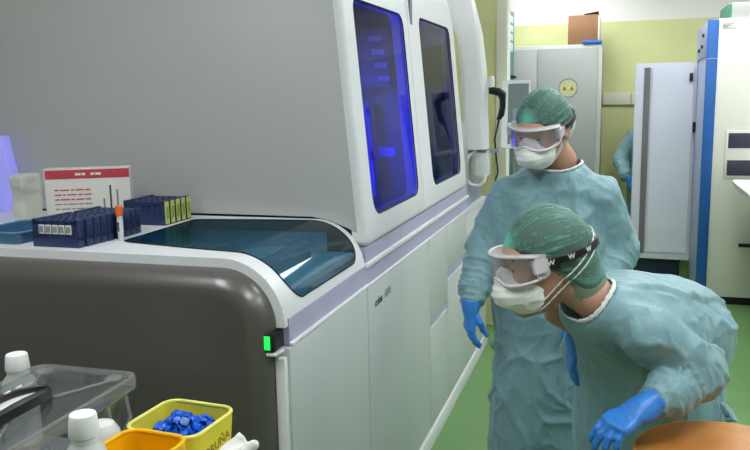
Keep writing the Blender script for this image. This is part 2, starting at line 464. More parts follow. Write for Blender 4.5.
box('channel', (-.826, 1.80, .985), (-.797, 4.30, 1.06), M['lavender'], an, 0)
box('channel', (-.826, 2.46, 1.06), (-.799, 4.30, 1.120), M['lavender'], an, 0)
box('rail', (-.84, 1.80, .985), (-.788, 2.46, .996), M['white_plastic'], an, .004)
box('rail', (-.84, 2.45, .985), (-.789, 4.32, .993), M['white_plastic'], an, .004)
box('rail', (-.84, 2.45, 1.050), (-.789, 4.32, 1.068), M['white_plastic'], an, .004)

# sample module: profile across x-z
R0, XT, ZT = .17, -.97, 1.215
def prof(inset=0, zb=1.04, n=22, xl=-2.6):
    r = R0-inset; pts = [(xl, ZT-inset), (-1.6, ZT-inset), (-1.2, ZT-inset)]
    for i in range(n+1):
        a = PI/2*(1-i/n); pts.append((XT+r*math.cos(a), 1.045+r*math.sin(a)))
    pts.append((XT+r, zb)); return pts
# rows along the profile with a hole for the glass
rows_s = []
for x in np.linspace(-2.6, -1.40, 8): rows_s.append((x, ZT))
for x in np.concatenate([-1.40+.012*np.arange(1, 8), np.linspace(-1.30, -.975, 20)]): rows_s.append((float(x), ZT))
NA = 48
for i in range(NA+1):
    a = PI/2*(1-i/NA); rows_s.append((XT+R0*math.cos(a), 1.045+R0*math.sin(a)))
rows_s.append((XT+R0, 1.04))
cum = [0]
for p, q in zip(rows_s, rows_s[1:]): cum.append(cum[-1]+math.hypot(q[0]-p[0], q[1]-p[1]))
s0 = -1.385+2.6; s1 = (XT+2.6)+R0*math.radians(76)
def hole(s, g=0.):
    if not (s0-g < s < s1+g): return None
    x = s-2.6; t = min(max((-.88-x)/.5, 0), 1)
    ya = 1.852+.085*t**1.3-g; yb = 2.408-.055*t**1.5+g
    for end, r in ((s-(s0-g), .035), (s1+g-s, .085)):
        if end < r: c = r-math.sqrt(max(r*r-(r-end)**2, 0)); ya += c; yb -= c
    return ya, yb
Y0, Y1 = 1.78, 2.452
shell = MB(); ny = 10
def strip(b, i, A, B, dz=0):
    (xa, za), (xb, zb) = rows_s[i], rows_s[i+1]
    (a0, a1), (b0, b1) = A, B
    k = 6
    r1 = [(xa, a0+(a1-a0)*j/k, za) for j in range(k+1)]; r2 = [(xb, b0+(b1-b0)*j/k, zb) for j in range(k+1)]
    b.grid([r1, r2])
gl = []
for i in range(len(rows_s)-1):
    ha, hb = hole(cum[i]), hole(cum[i+1])
    if ha is None or hb is None: strip(shell, i, (Y0, Y1), (Y0, Y1))
    else:
        strip(shell, i, (Y0, ha[0]), (Y0, hb[0])); strip(shell, i, (ha[1], Y1), (hb[1], Y1))
rim_o, rim_i = prof(0), prof(.03)
shell.grid([[(x, Y0, z) for x, z in rim_o], [(x, Y0, z) for x, z in rim_i]])
shell.build('lid_frame', M['white_plastic'], an, weld=True)
# the tinted lid itself (thin sheet following the curve)
top, bot = [], []
idxs = [i for i in range(len(cum)) if hole(cum[i])]
def nrm(i):
    x, z = rows_s[i]
    return (0, 1) if x <= XT else ((x-XT)/R0, max(z-1.045, 0)/R0)
for i in idxs:
    a, b = hole(cum[i]); nx, nz = nrm(i); x, z = rows_s[i]
    top.append([(x+nx*.0015, a+(b-a)*j/14, z+nz*.0015) for j in range(15)])
lid = MB().grid(top)
g_ = bmesh.ops.solidify(lid.bm, geom=lid.bm.faces[:], thickness=.003)
glass = lid.build('lid_glass', M['lid_glass'], an)
edge = [Vector(r[0]) for r in top]+[Vector(p) for p in top[-1][1:-1]]+[Vector(r[-1]) for r in reversed(top)]+[Vector(p) for p in reversed(top[0][1:-1])]
edge = [p for k, p in enumerate(edge) if (p-edge[k-1]).length > .002]
MB().tube(edge, .0022, 6, True).build('gasket', M['gap'], glass)
# well below the lid
well = MB()
well.box((-1.45, 1.84, 1.102), (-.84, 2.43, 1.108), 0)
well.box((-1.46, 1.83, 1.10), (-1.45, 2.44, 1.205), 0).box((-1.46, 1.83, 1.10), (-.93, 1.836, 1.17), 0).box((-1.46, 2.436, 1.10), (-.93, 2.442, 1.17), 0)
well.build('well', M['liner'], an, auto=False)
for k, (x, y, w, l, h) in enumerate([(-1.32, 2.0, .12, .26, .05), (-1.12, 2.02, .10, .30, .035), (-.99, 1.98, .05, .34, .05)]):
    box('rack_tray', (x, y, 1.108), (x+w, y+l, 1.108+h), M['inner_grey' if k != 1 else 'liner'], an)
# dark end cover
def cov(inset): 
    return [(-2.6, .05)]+prof(inset, .05, 22)
rings = []
for k in range(9):
    a = PI/2*k/8
    rings.append([(x, 1.785-.07*math.sin(a), z) for x, z in cov(.024+.060*(1-math.cos(a)))])
MB().loops(rings).build('end_cover', M['dark_cover'], an)
btn = box('power_button', (-.840, 1.738, .988), (-.812, 1.80, 1.034), M['black'], an)
box('indicator_lamp', (-.839, 1.735, .993), (-.823, 1.740, 1.029), M['green_led'], btn, .001)
box('button_ledge', (-.836, 1.738, .976), (-.806, 1.79, .984), M['white_plastic'], btn, .002)
box('end_trim', (-.826, 1.765, .092), (-.797, 1.786, .965), M['white_plastic'], an, .006)

# upper housing
def lx(z, d=0): return -.79-.0875*(z-1.12)-d
hp = [(-2.66, 2.02)]+[(-2.5, 2.15), (lx(2.15, .03), 2.15), (lx(1.16, .03), 1.165), (-.862, 1.188), (-.92, 1.216), (-.985, 1.222), (-2.66, 1.222)]
MB().poly([(x, 2.45, z) for x, z in hp], (0, .05, 0), .006).build('end_housing', M['housing'], an)
box('back_housing', (-2.66, 2.49, 1.0), (-2.59, 4.28, 2.12), M['housing'], an)
MB().poly([(-2.66, 2.49, 2.10), (lx(2.12, .03), 2.49, 2.10), (lx(2.15, .03), 2.49, 2.15), (-2.5, 2.49, 2.15)], (0, 1.78, 0)).build('top_housing', M['housing'], an)
MB().poly([(x, 4.22, z) for x, z in ((-2.66, 1.0), (-2.66, 2.1), (lx(2.1, .03), 2.1), (lx(1.12, .03), 1.12), (-.83, 1.0))], (0, .045, 0)).build('side_housing', M['housing'], an)
def door(y0, y1, z1, rs, win, wrs, lab):
    W, Hh = y1-y0, z1-1.122
    cy, cz = (y0+y1)/2, (1.122+z1)/2
    o2 = rrect(W, Hh, .02, 8, cy, cz, rs); i2 = rrect(win[1]-win[0], win[3]-win[2], .05, 8, (win[0]+win[1])/2, (win[2]+win[3])/2, wrs)
    rings = []
    def pt(a, d): return lean(a[0], a[1], d)
    def sh(loop, k, c): return [(c[0]+(p[0]-c[0])*k[0], c[1]+(p[1]-c[1])*k[1]) for p in loop]
    c = (cy, cz); B = .018
    # back outer -> front outer (rounded) -> inner -> back inner
    seq = [[pt(p, .05) for p in o2], [pt(p, B) for p in o2]]
    for a in (30, 60, 90):
        a = math.radians(a); q = 1-math.cos(a)
        seq.append([pt(p, B*(1-math.sin(a))) for p in sh(o2, (1-2*B*q/W, 1-2*B*q/Hh), c)])
    seq += [[pt(p, 0) for p in i2], [pt(p, .05) for p in i2]]
    b = MB(); b.loops(seq+[seq[0]], True, False, False)
    dd = b.build('door', M['white_plastic'], an, weld=True)
    g2 = rrect(win[1]-win[0]+.006, win[3]-win[2]+.006, .05, 8, (win[0]+win[1])/2, (win[2]+win[3])/2, wrs)
    MB().loops([[pt(p, .006) for p in g2], [pt(p, .010) for p in g2]]).build('window_glass', M['win_glass'], dd)
    e = [pt(p, .0015) for p in i2]
    MB().tube(e, .003, 6, True).build('window_gasket', M['gap'], dd)
    return dd
door(2.452, 3.285, 2.13, (.03, .012, .012, .03), (2.562, 3.20, 1.213, 1.947), (.07, .06, .06, .04), '')
door(3.290, 4.268, 2.13, (.012, .05, .17, .012), (3.48, 4.13, 1.214, 1.962), (.06, .06, .05, .04), '')
# what shows in and behind the panes
box('chamber_wall', (-1.62, 2.50, 1.10), (-1.60, 4.22, 2.1), M['interior'], an)
box('chamber_divider', (-1.6, 3.32, 1.10), (-.86, 3.36, 2.06), M['interior'], an)
box('gantry_beam', (-1.45, 2.52, 1.80), (-1.30, 4.2, 1.88), M['inner_grey'], an)
MB().poly([(-1.15, 2.75, 1.10), (-1.02, 2.75, 1.10), (-1.12, 2.75, 1.72), (-1.2, 2.75, 1.72)], (0, .22, 0), .01).build('pipettor', M['inner_grey'], an)
MB().poly([(-1.2, 3.7, 1.10), (-1.05, 3.7, 1.10), (-1.15, 3.7, 1.75), (-1.25, 3.7, 1.75)], (0, .28, 0), .01).build('pipettor', M['inner_grey'], an)
box('work_deck', (-1.6, 2.52, 1.10), (-.88, 3.31, 1.19), M['interior'], an)
box('work_deck', (-1.6, 3.37, 1.10), (-.88, 4.2, 1.19), M['interior'], an)
bm_ = mat('blue_lamp', (40, 40, 255), .5, emit=(30, 30, 255), estr=150)
box('blue_lamp', (-1.125, 2.96, 1.22), (-1.11, 2.98, 1.72), bm_, an)
box('blue_lamp', (-1.10, 2.70, 1.192), (-1.085, 3.25, 1.205), bm_, an)
box('blue_lamp', (-1.30, 3.60, 1.25), (-1.28, 3.62, 1.5), bm_, an)
box('blue_lit_patch', (-1.08, 3.30, 1.36), (-.93, 3.318, 1.40), mat('blue_patch_glow', (20, 14, 200), .5, emit=(24, 12, 230), estr=1.6), an)  # emissive patch put in for an inner surface lit blue
MB().poly([(-1.20, 3.22, 1.19), (-.99, 3.22, 1.19), (-1.02, 3.22, 1.60), (-1.15, 3.22, 1.60)], (0, .08, 0), .01).build('pipettor', M['inner_grey'], an)
box('reflected_tower', (-1.20, 3.24, 1.66), (-.93, 3.318, 1.90), M['interior'], an)  # dark panel and pale cards modelled in for the tower's reflection in the pane
for k in range(4): box('reflected_card', (-1.02+.012*k, 3.235, 1.85-.055*k), (-.965+.012*k, 3.242, 1.872-.055*k), M['teal_pale'], an, .001)

# lavender-blue glow at the far left, put in as an emissive panel
MB().poly([(-2.32, 2.40, 1.217), (-2.165, 2.40, 1.217), (-2.175, 2.40, 1.36), (-2.20, 2.40, 1.50), (-2.32, 2.40, 1.50)], (0, .045, 0), .006).build('blue_glow_panel', M['blue_glow'], an)
MB().poly([(x, 2.462, z) for x, z in [(-2.6, 1.0), (-2.6, 1.27)]+[(x, min(z+.06, 1.27)) for x, z in prof(.012, 1.0)[2:20]]+[(-.85, 1.0)]], (0, .02, 0)).build('gap_shadow_plate', M['gap'], an)  # dark plate standing in for the shadow line between lid and housing

# end unit beyond the doors
box('end_unit', (-1.7, 4.285, 1.10), (-.835, 4.9, 1.47), M['housing'], an, .01)
# lettering
text('lettering', 'cobas', .040, M['ink'], an, frame((XF+.0002, 2.522, .899), (0, 1, .02), (0, 0, 1)), bold=.0012)
text('lettering', '6800', .040, M['palegrey_ink'], an, frame((XF+.0002, 2.640, .902), (0, 1, .02), (0, 0, 1)))
wb = put(box('label_printer', (-1.02, 4.32, 1.471), (-.885, 4.45, 1.575), M['white_plastic'], bev=.01), (-.95, 4.38, 1.471))
tag(wb, 'small white box on the grey end unit of the machine, left of the white arm', 'printer')
box('paper_slot', (-.97, 4.314, 1.475), (-.90, 4.322, 1.487), M['gap'], wb, .001).matrix_parent_inverse = Matrix.Translation(-wb.location)

# white swivel arm and its cable
arm = an
path = [(-1.30, 2.36), (-1.12, 2.34), (-.98, 2.26), (-.885, 2.12), (-.835, 1.95), (-.812, 1.75), (-.803, 1.5), (-.795, 1.305)]
rings = []
for i, (x, z) in enumerate(path):
    a = Vector(path[min(i+1, len(path)-1)])-Vector(path[max(i-1, 0)]); a.normalize(); n_ = Vector((-a.y, a.x))
    w = .066 if i > 3 else .075
    rings.append([(x+n_.x*u*w*-1, 4.60+v, z+n_.y*u*w*-1) for u, v in rrect(2, .16, .02, 3, rs=(.02,)*4)] if False else [(x-n_.x*u, 4.60+v, z-n_.y*u) for u, v in rrect(2*w, .17, .03, 3)])
MB().loops(rings).build('display_arm', M['white_plastic'], arm)
box('arm_post', (-1.40, 4.5, 1.46), (-1.28, 4.7, 2.44), M['white_plastic'], arm, .02)
box('arm_joint', (-.80, 4.56, 1.145), (-.722, 4.66, 1.298), M['white_plastic'], arm, .01)
box('joint_band', (-.865, 4.55, 1.288), (-.728, 4.67, 1.304), M['inner_grey'], arm, .002)
cab = [(-.79, 4.55, 1.30), (-.83, 4.54, 1.27), (-.855, 4.54, 1.21), (-.85, 4.54, 1.14), (-.82, 4.54, 1.10), (-.77, 4.54, 1.095), (-.74, 4.54, 1.12), (-.735, 4.55, 1.16)]
MB().tube(cab, .010, 10).build('arm_cable', M['white_plastic'], arm)

# bar-code scanner hanging from the arm
scn = thing('barcode_scanner', 'black handheld barcode scanner hanging beside the white arm', 'scanner', (-.66, 4.6, 1.5))
hd = MB(); hd.loops([[(-.722, 4.60+u, 1.640+v) for u, v in rrect(.045, .035, .012, 3)], [(-.70, 4.60+u, 1.640+v) for u, v in rrect(.06, .045, .016, 3)], [(-.655, 4.60+u, 1.630+v) for u, v in rrect(.065, .05, .018, 3)], [(-.628, 4.60+u, 1.612+v) for u, v in rrect(.05, .04, .016, 3)]])
hd.build('scanner_head', M['black'], scn)
MB().loops([[(x+u, 4.60+v, z) for u, v in rrect(w, .034, .012, 3)] for x, z, w in ((-.652, 1.622, .055), (-.646, 1.59, .036), (-.645, 1.55, .034), (-.654, 1.50, .038), (-.668, 1.475, .028))]).build('handle', M['black'], scn)
MB().lathe([(.018, 1.66), (.02, 1.70), (.014, 1.725)], (-.712, 4.6, 0), 14).build('holder_knob', M['white_plastic'], scn)
MB().tube([(-.718, 4.6, 1.68), (-.715, 4.6, 1.645), (-.70, 4.6, 1.64)], .012, 8).build('holder', M['gap'], scn)
MB().tube([(-.665, 4.6, 1.48), (-.69, 4.6, 1.36), (-.68, 4.6, 1.25), (-.67, 4.6, 1.17), (-.69, 4.6, 1.10), (-.70, 4.6, 1.09)], .005, 8).build('cord', M['gap'], scn)
box('cord_clip', (-.718, 4.58, 1.285), (-.655, 4.62, 1.308), M['inner_grey'], scn)

# monitor on a stand
mon = thing('monitor', 'tilted white-framed monitor with a grey screen behind the scanner', 'monitor', (-.60, 4.95, 0))
mm = frame((-.605, 4.90, 1.50), (.97, .10, -.0), (-.09, .22, 1))
mo = [Vector((a, b, 0)) for a, b in rrect(.175, .42, .01, 3)]; mi = [Vector((a+.012, b, 0)) for a, b in rrect(.125, .375, .004, 3)]
MB().ring_plate([mm @ p for p in mo], [mm @ p for p in mi], mm.to_3x3() @ Vector((0, 0, -.03))).build('bezel', M['white_plastic'], mon)
MB().poly([mm @ (p+Vector((0, 0, -.006))) for p in mi], mm.to_3x3() @ Vector((0, 0, -.02))).build('screen', M['screen'], mon)
MB().poly([mm @ Vector((a+.01, b-.03, -.0055)) for a, b in rrect(.06, .13, .012, 3)], mm.to_3x3() @ Vector((0, 0, -.002))).build('screen_window', M['inner_grey'], mon)
MB().tube([(-.60, 4.97, .03), (-.60, 4.97, 1.35), (-.60, 4.94, 1.45)], .02, 10).build('stand', M['steel'], mon)
MB().lathe([(.16, 0), (.16, .015), (.03, .035)], (-.60, 4.97, 0), 24).build('base', M['steel'], mon)

# teal tower behind the wall end
tw = thing('teal_tower', 'tall teal unit with pale cards on its side behind the white wall end', 'tower', (-1.1, 6.7, 0))
MB().box((-1.35, 6.5, 0), (-.876, 6.92, 2.30), .008).build('body', M['teal_box'], tw)
for za, zb in ((2.20, 2.255), (2.125, 2.18), (2.06, 2.11), (1.965, 2.04)):
    box('card', (-.878, 6.60, za), (-.872, 6.80, zb), M['teal_pale'], tw, .001)
MB().tube([(-.88, 6.6, 1.76), (-.85, 6.6, 1.76), (-.85, 6.8, 1.76), (-.88, 6.8, 1.76)], .012, 8).build('handle', M['gap'], tw)

# ---------------------------------------------------------------- far end of the room
cb = thing('metal_cabinet', 'tall grey metal double-door cabinet with a round warning sticker against the back wall', 'cabinet', (-.58, 7.7, 0))
box('body', (-1.02, 7.47, 0), (-.160, 7.97, 2.05), M['grey_edge'], cb, .006)
box('door', (-1.005, 7.452, .08), (-.737, 7.472, 2.02), M['grey_metal'], cb, .004)
dr = box('door', (-.727, 7.452, .08), (-.200, 7.472, 2.02), M['grey_metal'], cb, .004)
MB().lathe([(.090, 0), (.090, .002)], (-.452, 7.4515, 1.665), 32, 'y').build('warning_sticker', M['sign'], dr)
MB().ring_plate([(-.452+.088*math.cos(a), 7.449, 1.665+.088*math.sin(a)) for a in np.linspace(0, 2*PI, 32, False)], [(-.452+.078*math.cos(a), 7.449, 1.665+.078*math.sin(a)) for a in np.linspace(0, 2*PI, 32, False)], (0, .002, 0)).build('sticker_ring', M['palegrey_ink'], dr)
for cx in (-.484, -.420):
    MB().poly([(cx-.030, 7.4485, 1.640), (cx+.030, 7.4485, 1.640), (cx, 7.4485, 1.694)], (0, .002, 0)).build('warning_triangle', M['sign_yellow'], dr)
    MB().poly([(cx-.010, 7.447, 1.648), (cx+.010, 7.447, 1.648), (cx+.003, 7.447, 1.676), (cx-.003, 7.447, 1.676)], (0, .002, 0)).build('warning_mark', M['ink'], dr)
box('lock', (-.722, 7.44, 1.02), (-.70, 7.455, 1.12), M['gap'], dr, .003)
cbx = thing('cardboard_box', 'brown cardboard box on top of the grey cabinet', 'box', (-.32, 7.62, 2.05))
box('carton', (-.467, 7.50, 2.051), (-.205, 7.80, 2.31), M['cardboard'], cbx, .004)
MB().poly([(-.33, 7.50, 2.312), (-.205, 7.50, 2.33), (-.205, 7.50, 2.336), (-.33, 7.50, 2.318)], (0, .28, 0)).build('flap', M['gap'], cbx)
box('side_label', (-.206, 7.50, 2.06), (-.190, 7.80, 2.295), M['card_white'], cbx, .002)
bl = thing('blue_folder', 'flat blue folder lying at the front edge on top of the grey cabinet', 'folder', (-.25, 7.49, 2.05))
box('folder', (-.335, 7.452, 2.051), (-.166, 7.497, 2.082), M['blue_plastic'], bl, .006)
put(tag(structure(box('trim_2', (-.155, 7.96, 1.50), (.55, 8, 1.615), M['trunking'], bev=.006)), kind='structure'), (.2, 7.98, 1.55))
box('trunking_joint', (.10, 7.955, 1.50), (.104, 7.962, 1.61), M['gap'], bpy.data.objects['trim_2'], 0).matrix_parent_inverse = Matrix.Translation(-bpy.data.objects['trim_2'].location)

fr = thing('laboratory_fridge', 'tall white laboratory fridge with blue front edge and its door standing open', 'fridge', (1.0, 6.8, 0))
box('body', (.668, 6.35, .06), (1.5, 7.15, 2.135), M['fridge'], fr, .006)
box('front_edge', (.605, 6.352, .06), (.672, 7.15, 2.125), M['fridge_front_shaded'], fr, .004)
MB().box((.598, 6.340, .06), (.675, 6.36, 2.128), .004).build('blue_post', M['fridge_blue'], fr)
cp = box('control_panel', (.596, 6.37, 1.86), (.607, 7.13, 2.11), M['fridge_front_shaded'], fr, .003)
for y, z in ((6.55, 2.03), (6.62, 1.95), (6.85, 1.93)):
    MB().lathe([(.016, 0), (.013, -.016)], (.597, y, z), 14, 'x').build('knob', M['black'], cp)
box('edge_seam', (.600, 6.338, 1.845), (.674, 6.345, 1.852), M['fridge_front_shaded'], fr, 0)
box('plinth', (.69, 6.37, 0), (1.49, 7.13, .062), M['gap'], fr, 0)
pn = box('grille_plate', (.758, 6.338, .968), (1.06, 6.352, 1.325), M['fridge'], fr, .003)
for za, zb in ((1.195, 1.306), (.992, 1.106)):
    gr_ = box('grille', (.776, 6.334, za), (1.03, 6.341, zb), M['dark_purple'], pn, .001)
    for k in range(4): box('grille_slat', (.78, 6.331, za+.012+k*.025), (1.025, 6.335, za+.018+k*.025), M['dark_purple'], gr_, 0)
box('handle', (.885, 6.325, .455), (.98, 6.352, .48), M['gap'], fr, .004)
idp = box('name_plate', (.695, 6.346, 2.062), (.805, 6.352, 2.105), M['label'], fr, .001)
for k in range(3): box('print_line', (.70, 6.344, 2.070+k*.011), (.735+.02*((k*7) % 3), 6.347, 2.074+k*.011), M['palegrey_ink'], idp, 0)
# open door, hinged at the far end of the front
dm = Matrix.Translation((.60, 7.09, 0)) @ Matrix.Rotation(math.radians(176), 4, 'Z')
od = MB().box((0.0, -.04, .20), (.47, .04, 1.845), .008, 2, dm).build('door', M['fridge_door'], fr)
MB().box((.36, .036, .24), (.405, .046, 1.815), .002, 1, dm).build('gasket', M['gasket'], od)
MB().box((.02, .036, .26), (.34, .052, 1.80), .008, 2, dm).build('door_liner', M['fridge_door'], od)
lk = MB().box((.03, .036, 1.70), (.05, .07, 1.76), .003, 1, dm); lk.build('latch', M['black'], od)
MB().box((-.01, .04, 1.28), (.01, .075, 1.36), .003, 1, dm).build('latch', M['black'], od)
ft = thing('bench_instrument', 'grey box with a green edge lying on top of the white fridge', 'instrument', (.9, 6.6, 2.135))
box('casing', (.76, 6.42, 2.136), (1.2, 6.9, 2.25), M['grey_metal'], ft, .008)
box('edge_strip', (.735, 6.42, 2.136), (.765, 6.9, 2.24), mat('green_edge', (60, 120, 96), .5), ft, .006)
box('vent', (.92, 6.415, 2.215), (1.0, 6.423, 2.235), M['gasket'], ft, .001)
nb = thing('storage_crate', 'low dark navy crate on the floor below the open fridge door', 'crate', (.36, 7.22, 0))
box('crate', (.16, 7.18, 0), (.54, 7.29, .165), M['navy_base'], nb, .01)
box('crate_rim', (.152, 7.172, .15), (.548, 7.298, .17), M['navy_base'], nb, .004)

bn = thing('sink_bench', 'white basin-edged bench at the right edge in front of the fridge', 'bench', (1.3, 5.9, 0))
rings = []
for y, in ((4.9,), (6.22,)):
    rings.append([(x, y, z) for x, z in ((.80, .965), (.815, .975), (1.9, .975), (1.9, .80), (.96, .80), (.87, .87), (.81, .93))])
MB().loops(rings).build('worktop', M['bench'], bn)
MB().box((.99, 4.95, .08), (1.88, 6.2, .80), .005).build('cupboard', M['grey_metal'], bn)
box('plinth', (1.02, 4.98, 0), (1.86, 6.18, .08), M['gap'], bn, 0)
# ---------------------------------------------------------------- people
def hframe(c, F, U, k=1.):
    F = unit(F); U = np.array(U, float); U = unit(U-F*(U@F)); L = np.cross(U, F)
    return np.array(c, float), np.array([F, L, U]), k          # rows: head axes in the world
def to_world(V, fr): return fr[0]+(V*fr[2])@fr[1]
def to_local(p, fr): return (np.array(p, float)-fr[0])@fr[1].T/fr[2]

def d_cran(P): return ell(P, (-.012, 0, .030), (.098, .077, .092))
def d_skull(P, nk=None, ears=True):
    d = smin(d_cran(P), ell(P, (.036, 0, -.052), (.056, .054, .064)), .05)
    d = smin(d, ell(P, (.060, 0, .0), (.036, .054, .062)), .03)
    d = smin(d, cone(P, (.086, -.030, .038), (.086, .030, .038), .009, .009), .018)
    for s in (-1, 1):
        d = smax(d, -ell(P, (.106, s*.031, .016), (.018, .019, .014)), .012)
        d = smin(d, smax(ell(P, (.080, s*.031, .016), (.0155, .0155, .0150)), .014+.15*(.09-P[..., 0])-P[..., 2], .002), .003)
        d = smin(d, ell(P, (.068, s*.040, -.018), (.022, .018, .020)), .02)
        if ears: d = smin(d, smax(ell(P, (-.010, s*.080, .0), (.022, .010, .032)), -ell(P, (-.004, s*.090, .002), (.011, .008, .018)), .004), .006)
    d = smin(d, cone(P, (.092, 0, .022), (.112, 0, -.016), .008, .012), .010)
    for s in (-1, 1): d = smin(d, ell(P, (.102, s*.011, -.020), (.010, .008, .007)), .006)
    d = smin(d, ell(P, (.078, 0, -.098), (.018, .024, .016)), .025)
    d = smin(d, cone(P, (.092, -.016, -.052), (.092, .016, -.052), .008, .008), .01)
    if nk is not None:
        d = smin(d, cone(P, (-.022, 0, -.03), nk, .046, .052), .025)
    return d
def d_cap(P, kind):
    d = smin(ell(P, (-.014, 0, .036), (.104, .084, .100)), ell(P, (-.062, 0, -.008), (.056, .066, .066)), .05)
    if kind == 'tie': d = smin(d, ell(P, (-.112, .02, -.045), (.024, .026, .024)), .012)
    return d
BAG = ((-.072, .020, -.070), (.056, .070, .082))
def hair_plane(P, lift=0.):
    q = P-V3((.100, 0, .045+lift)); return q@V3((-.534, 0, .8455))

def person(name, label, cat, foot, head, kind, nkbase, sideH, torso, arms, hem, hands, legs, folds, look):
    root = thing(name, label, cat, foot)
    fr = head; c, R, hk = fr
    nk = to_local(nkbase, fr)
    # --- body: head and neck, trunk, legs, arms as one mesh
    Vh, Fh = nets(lambda P: d_skull(P, nk, kind != 'bag'), (-.20, -.13, -.24), (.14, .13, .15), .0036, 1)
    Vh = to_world(Vh, fr)
    lo = np.min([np.minimum(a, b) for a, b, *_ in torso]+[p for ch in arms for p, _ in ch]+[p for l in legs for p in l], axis=0)-.2
    hi = np.max([np.maximum(a, b) for a, b, *_ in torso]+[p for ch in arms for p, _ in ch]+[p for l in legs for p in l], axis=0)+.2
    def trunk(P):
        d = None
        for a, b, s, wa, wb in torso[:-1]:
            e = econe(P, a, b, s, [w-.035 for w in wa], [w-.035 for w in wb]); d = e if d is None else smin(d, e, .06)
        for ch in arms:
            for (p, r), (q, t) in zip(ch, ch[1:]): d = smin(d, cone(P, p, q, r-.028, t-.022), .02)
        for hip, kn, an_ in legs:
            d = smin(d, cone(P, hip, kn, .075, .055), .05); d = smin(d, cone(P, kn, an_, .052, .034), .03)
        d = smin(d, cone(P, nkbase, np.array(nkbase)+(c-np.array(nkbase))*.3, .05, .045), .03)
        return d
    Vt, Ft = nets(trunk, (lo[0], lo[1], .03), (hi[0], hi[1], max(hi[2], 1.2)), .016, 1)
    mesh_obj('body', np.concatenate([Vh, Vt]), np.concatenate([Fh, Ft+len(Vh)]), M['skin'], root, True)
    # --- eyes, brows, lips
    def local_ell(nm, cc, r, m, n=14):
        b = MB(); bmesh.ops.create_uvsphere(b.bm, u_segments=n, v_segments=n//2+2, radius=1)
        for v in b.bm.verts:
            p = np.array(cc)+np.array(v.co)*np.array(r); v.co = Vector(to_world(p, fr))
        return b.build(nm, m, root)
    for s in (-1, 1):
        e = local_ell('eye', (.0795, s*.031, .0155), (.0122,)*3, M['eye']); local_ell('iris', (.0887, s*.031, .0105), (.0035, .0058, .0058), M['iris']).parent = e
        V, F = nets(lambda P: cone(P, (.096, s*.016, .036), (.088, s*.046, .038), .0035, .0028), (.07, -.06, .02), (.11, .06, .05), .002)
        mesh_obj('eyebrow', to_world(V, fr), F, M['lash'], root, True)
    local_ell('lips', (.098, 0, -.052), (.006, .022, .008), M['lips'])
    # --- hair and cap
    def hairsdf(P):
        d = smax(smin(d_cran(P)-.005, ell(P, (-.060, 0, -.01), (.050, .058, .060)), .04), -hair_plane(P, .006), .01)
        if kind == 'bag': d = smin(d, ell(P, BAG[0], [r-.009 for r in BAG[1]]), .03)
        return d
    V, F = nets(hairsdf, (-.16, -.12, -.19), (.13, .12, .16), .005, 1)
    mesh_obj('hair', to_world(V, fr), F, M['hair'], root, True)
    def capsdf(P):
        d = smax(d_cap(P, kind), -hair_plane(P), .006)
        if kind == 'bag': d = smin(d, ell(P, BAG[0], BAG[1]), .03)
        return d
    V, F = nets(capsdf, (-.18, -.13, -.20), (.13, .13, .17), .0045, 1)
    N = vnormals(V, F); g = np.array((.094, look.get('gy', 0.), .075)); q = V-g
    dist = np.linalg.norm(q, axis=1); ang = np.arctan2(q[:, 1], q[:, 2]+.03)
    n1 = vnoise(np.stack([ang*9, dist*3, np.zeros_like(ang)], 1), 3); n2 = vnoise(np.stack([ang*24, dist*4, np.ones_like(ang)], 1), 5)
    pl = np.clip(.7*crease(n1, .06)+.6*crease(n2, .08), 0, 1)
    far = np.exp(-dist/.09)
    V2 = V+N*(.004*(pl-.4)*np.clip(dist/.04, 0, 1))[:, None]
    hp_ = hair_plane(V)
    dens = np.clip(.42*pl+.55*pl*far+1.2*np.exp(-(dist/.030)**2)+.8*np.exp(-(hp_/.006)**2)*(kind != 'bag'), 0, 1)
    if kind in ('bag', 'tie'): dens = np.clip(dens+.35*np.clip((-V[:, 0]-.09)/.03, 0, 1)*(kind == 'tie'), 0, 1)
    cp_ = mesh_obj('surgical_cap', to_world(V2, fr), F, M['cap'], root, True)
    at = cp_.data.attributes.new('dens', 'FLOAT', 'POINT'); at.data.foreach_set('value', dens.astype(f32))
    # --- mask
    def d_mask(P):
        d = smin(ell(P, (.064, 0, -.048), (.056, .067, .062)), cone(P, (.102, 0, .010), (.120, 0, -.042), .012, .016), .035)
        d = smin(d, cone(P, (.118, -.02, -.052), (.118, .02, -.052), .012, .012), .03)
        y = np.abs(P[..., 1])
        d = smax(d, P[..., 2]-(.020-.42*y), .006); d = smax(d, -(P[..., 2]+.101), .012); return smax(d, -(P[..., 0]-.034+.2*(P[..., 2]+.05)), .006)
    V, F = nets(d_mask, (0, -.09, -.13), (.17, .09, .05), .004, 2)
    N = vnormals(V, F)
    V = V+N*(.0022*ridge(vnoise(V*np.array((30, 22, 55)), 9)))[:, None]
    mk = mesh_obj('face_mask', to_world(V, fr), F, M['mask'], root, True)
    dh = lambda P: np.minimum(d_skull(P, nk, False), np.where(hair_plane(P) > -.004, d_cap(P, kind), 1.))
    n_ = V3(unit((.60, 0, .80)))
    def elastic(P):
        s = P@n_+.046
        e = np.minimum(np.abs(s), np.abs(s-.016))-.0028
        return smax(smax(np.abs(dh(P)-.004)-.0022, e, .001), P[..., 0]-.055, .001)
    V, F = nets(elastic, (-.19, -.13, -.17), (.08, .13, .17), .0032, 1)
    mesh_obj('elastic', to_world(V, fr), F, M['elastic'], mk, True)
    # --- goggles
    T = math.radians(74); n = 26
    def gp_(t, z, k=1., dx=0.): return np.array((.026+dx+.098*k*math.cos(t), .090*k*math.sin(t), z))
    topz = lambda t: .052-.010*(abs(t)/T)**3; botz = lambda t: -.020+.016*math.exp(-(t/.30)**2)+.010*(abs(t)/T)**3
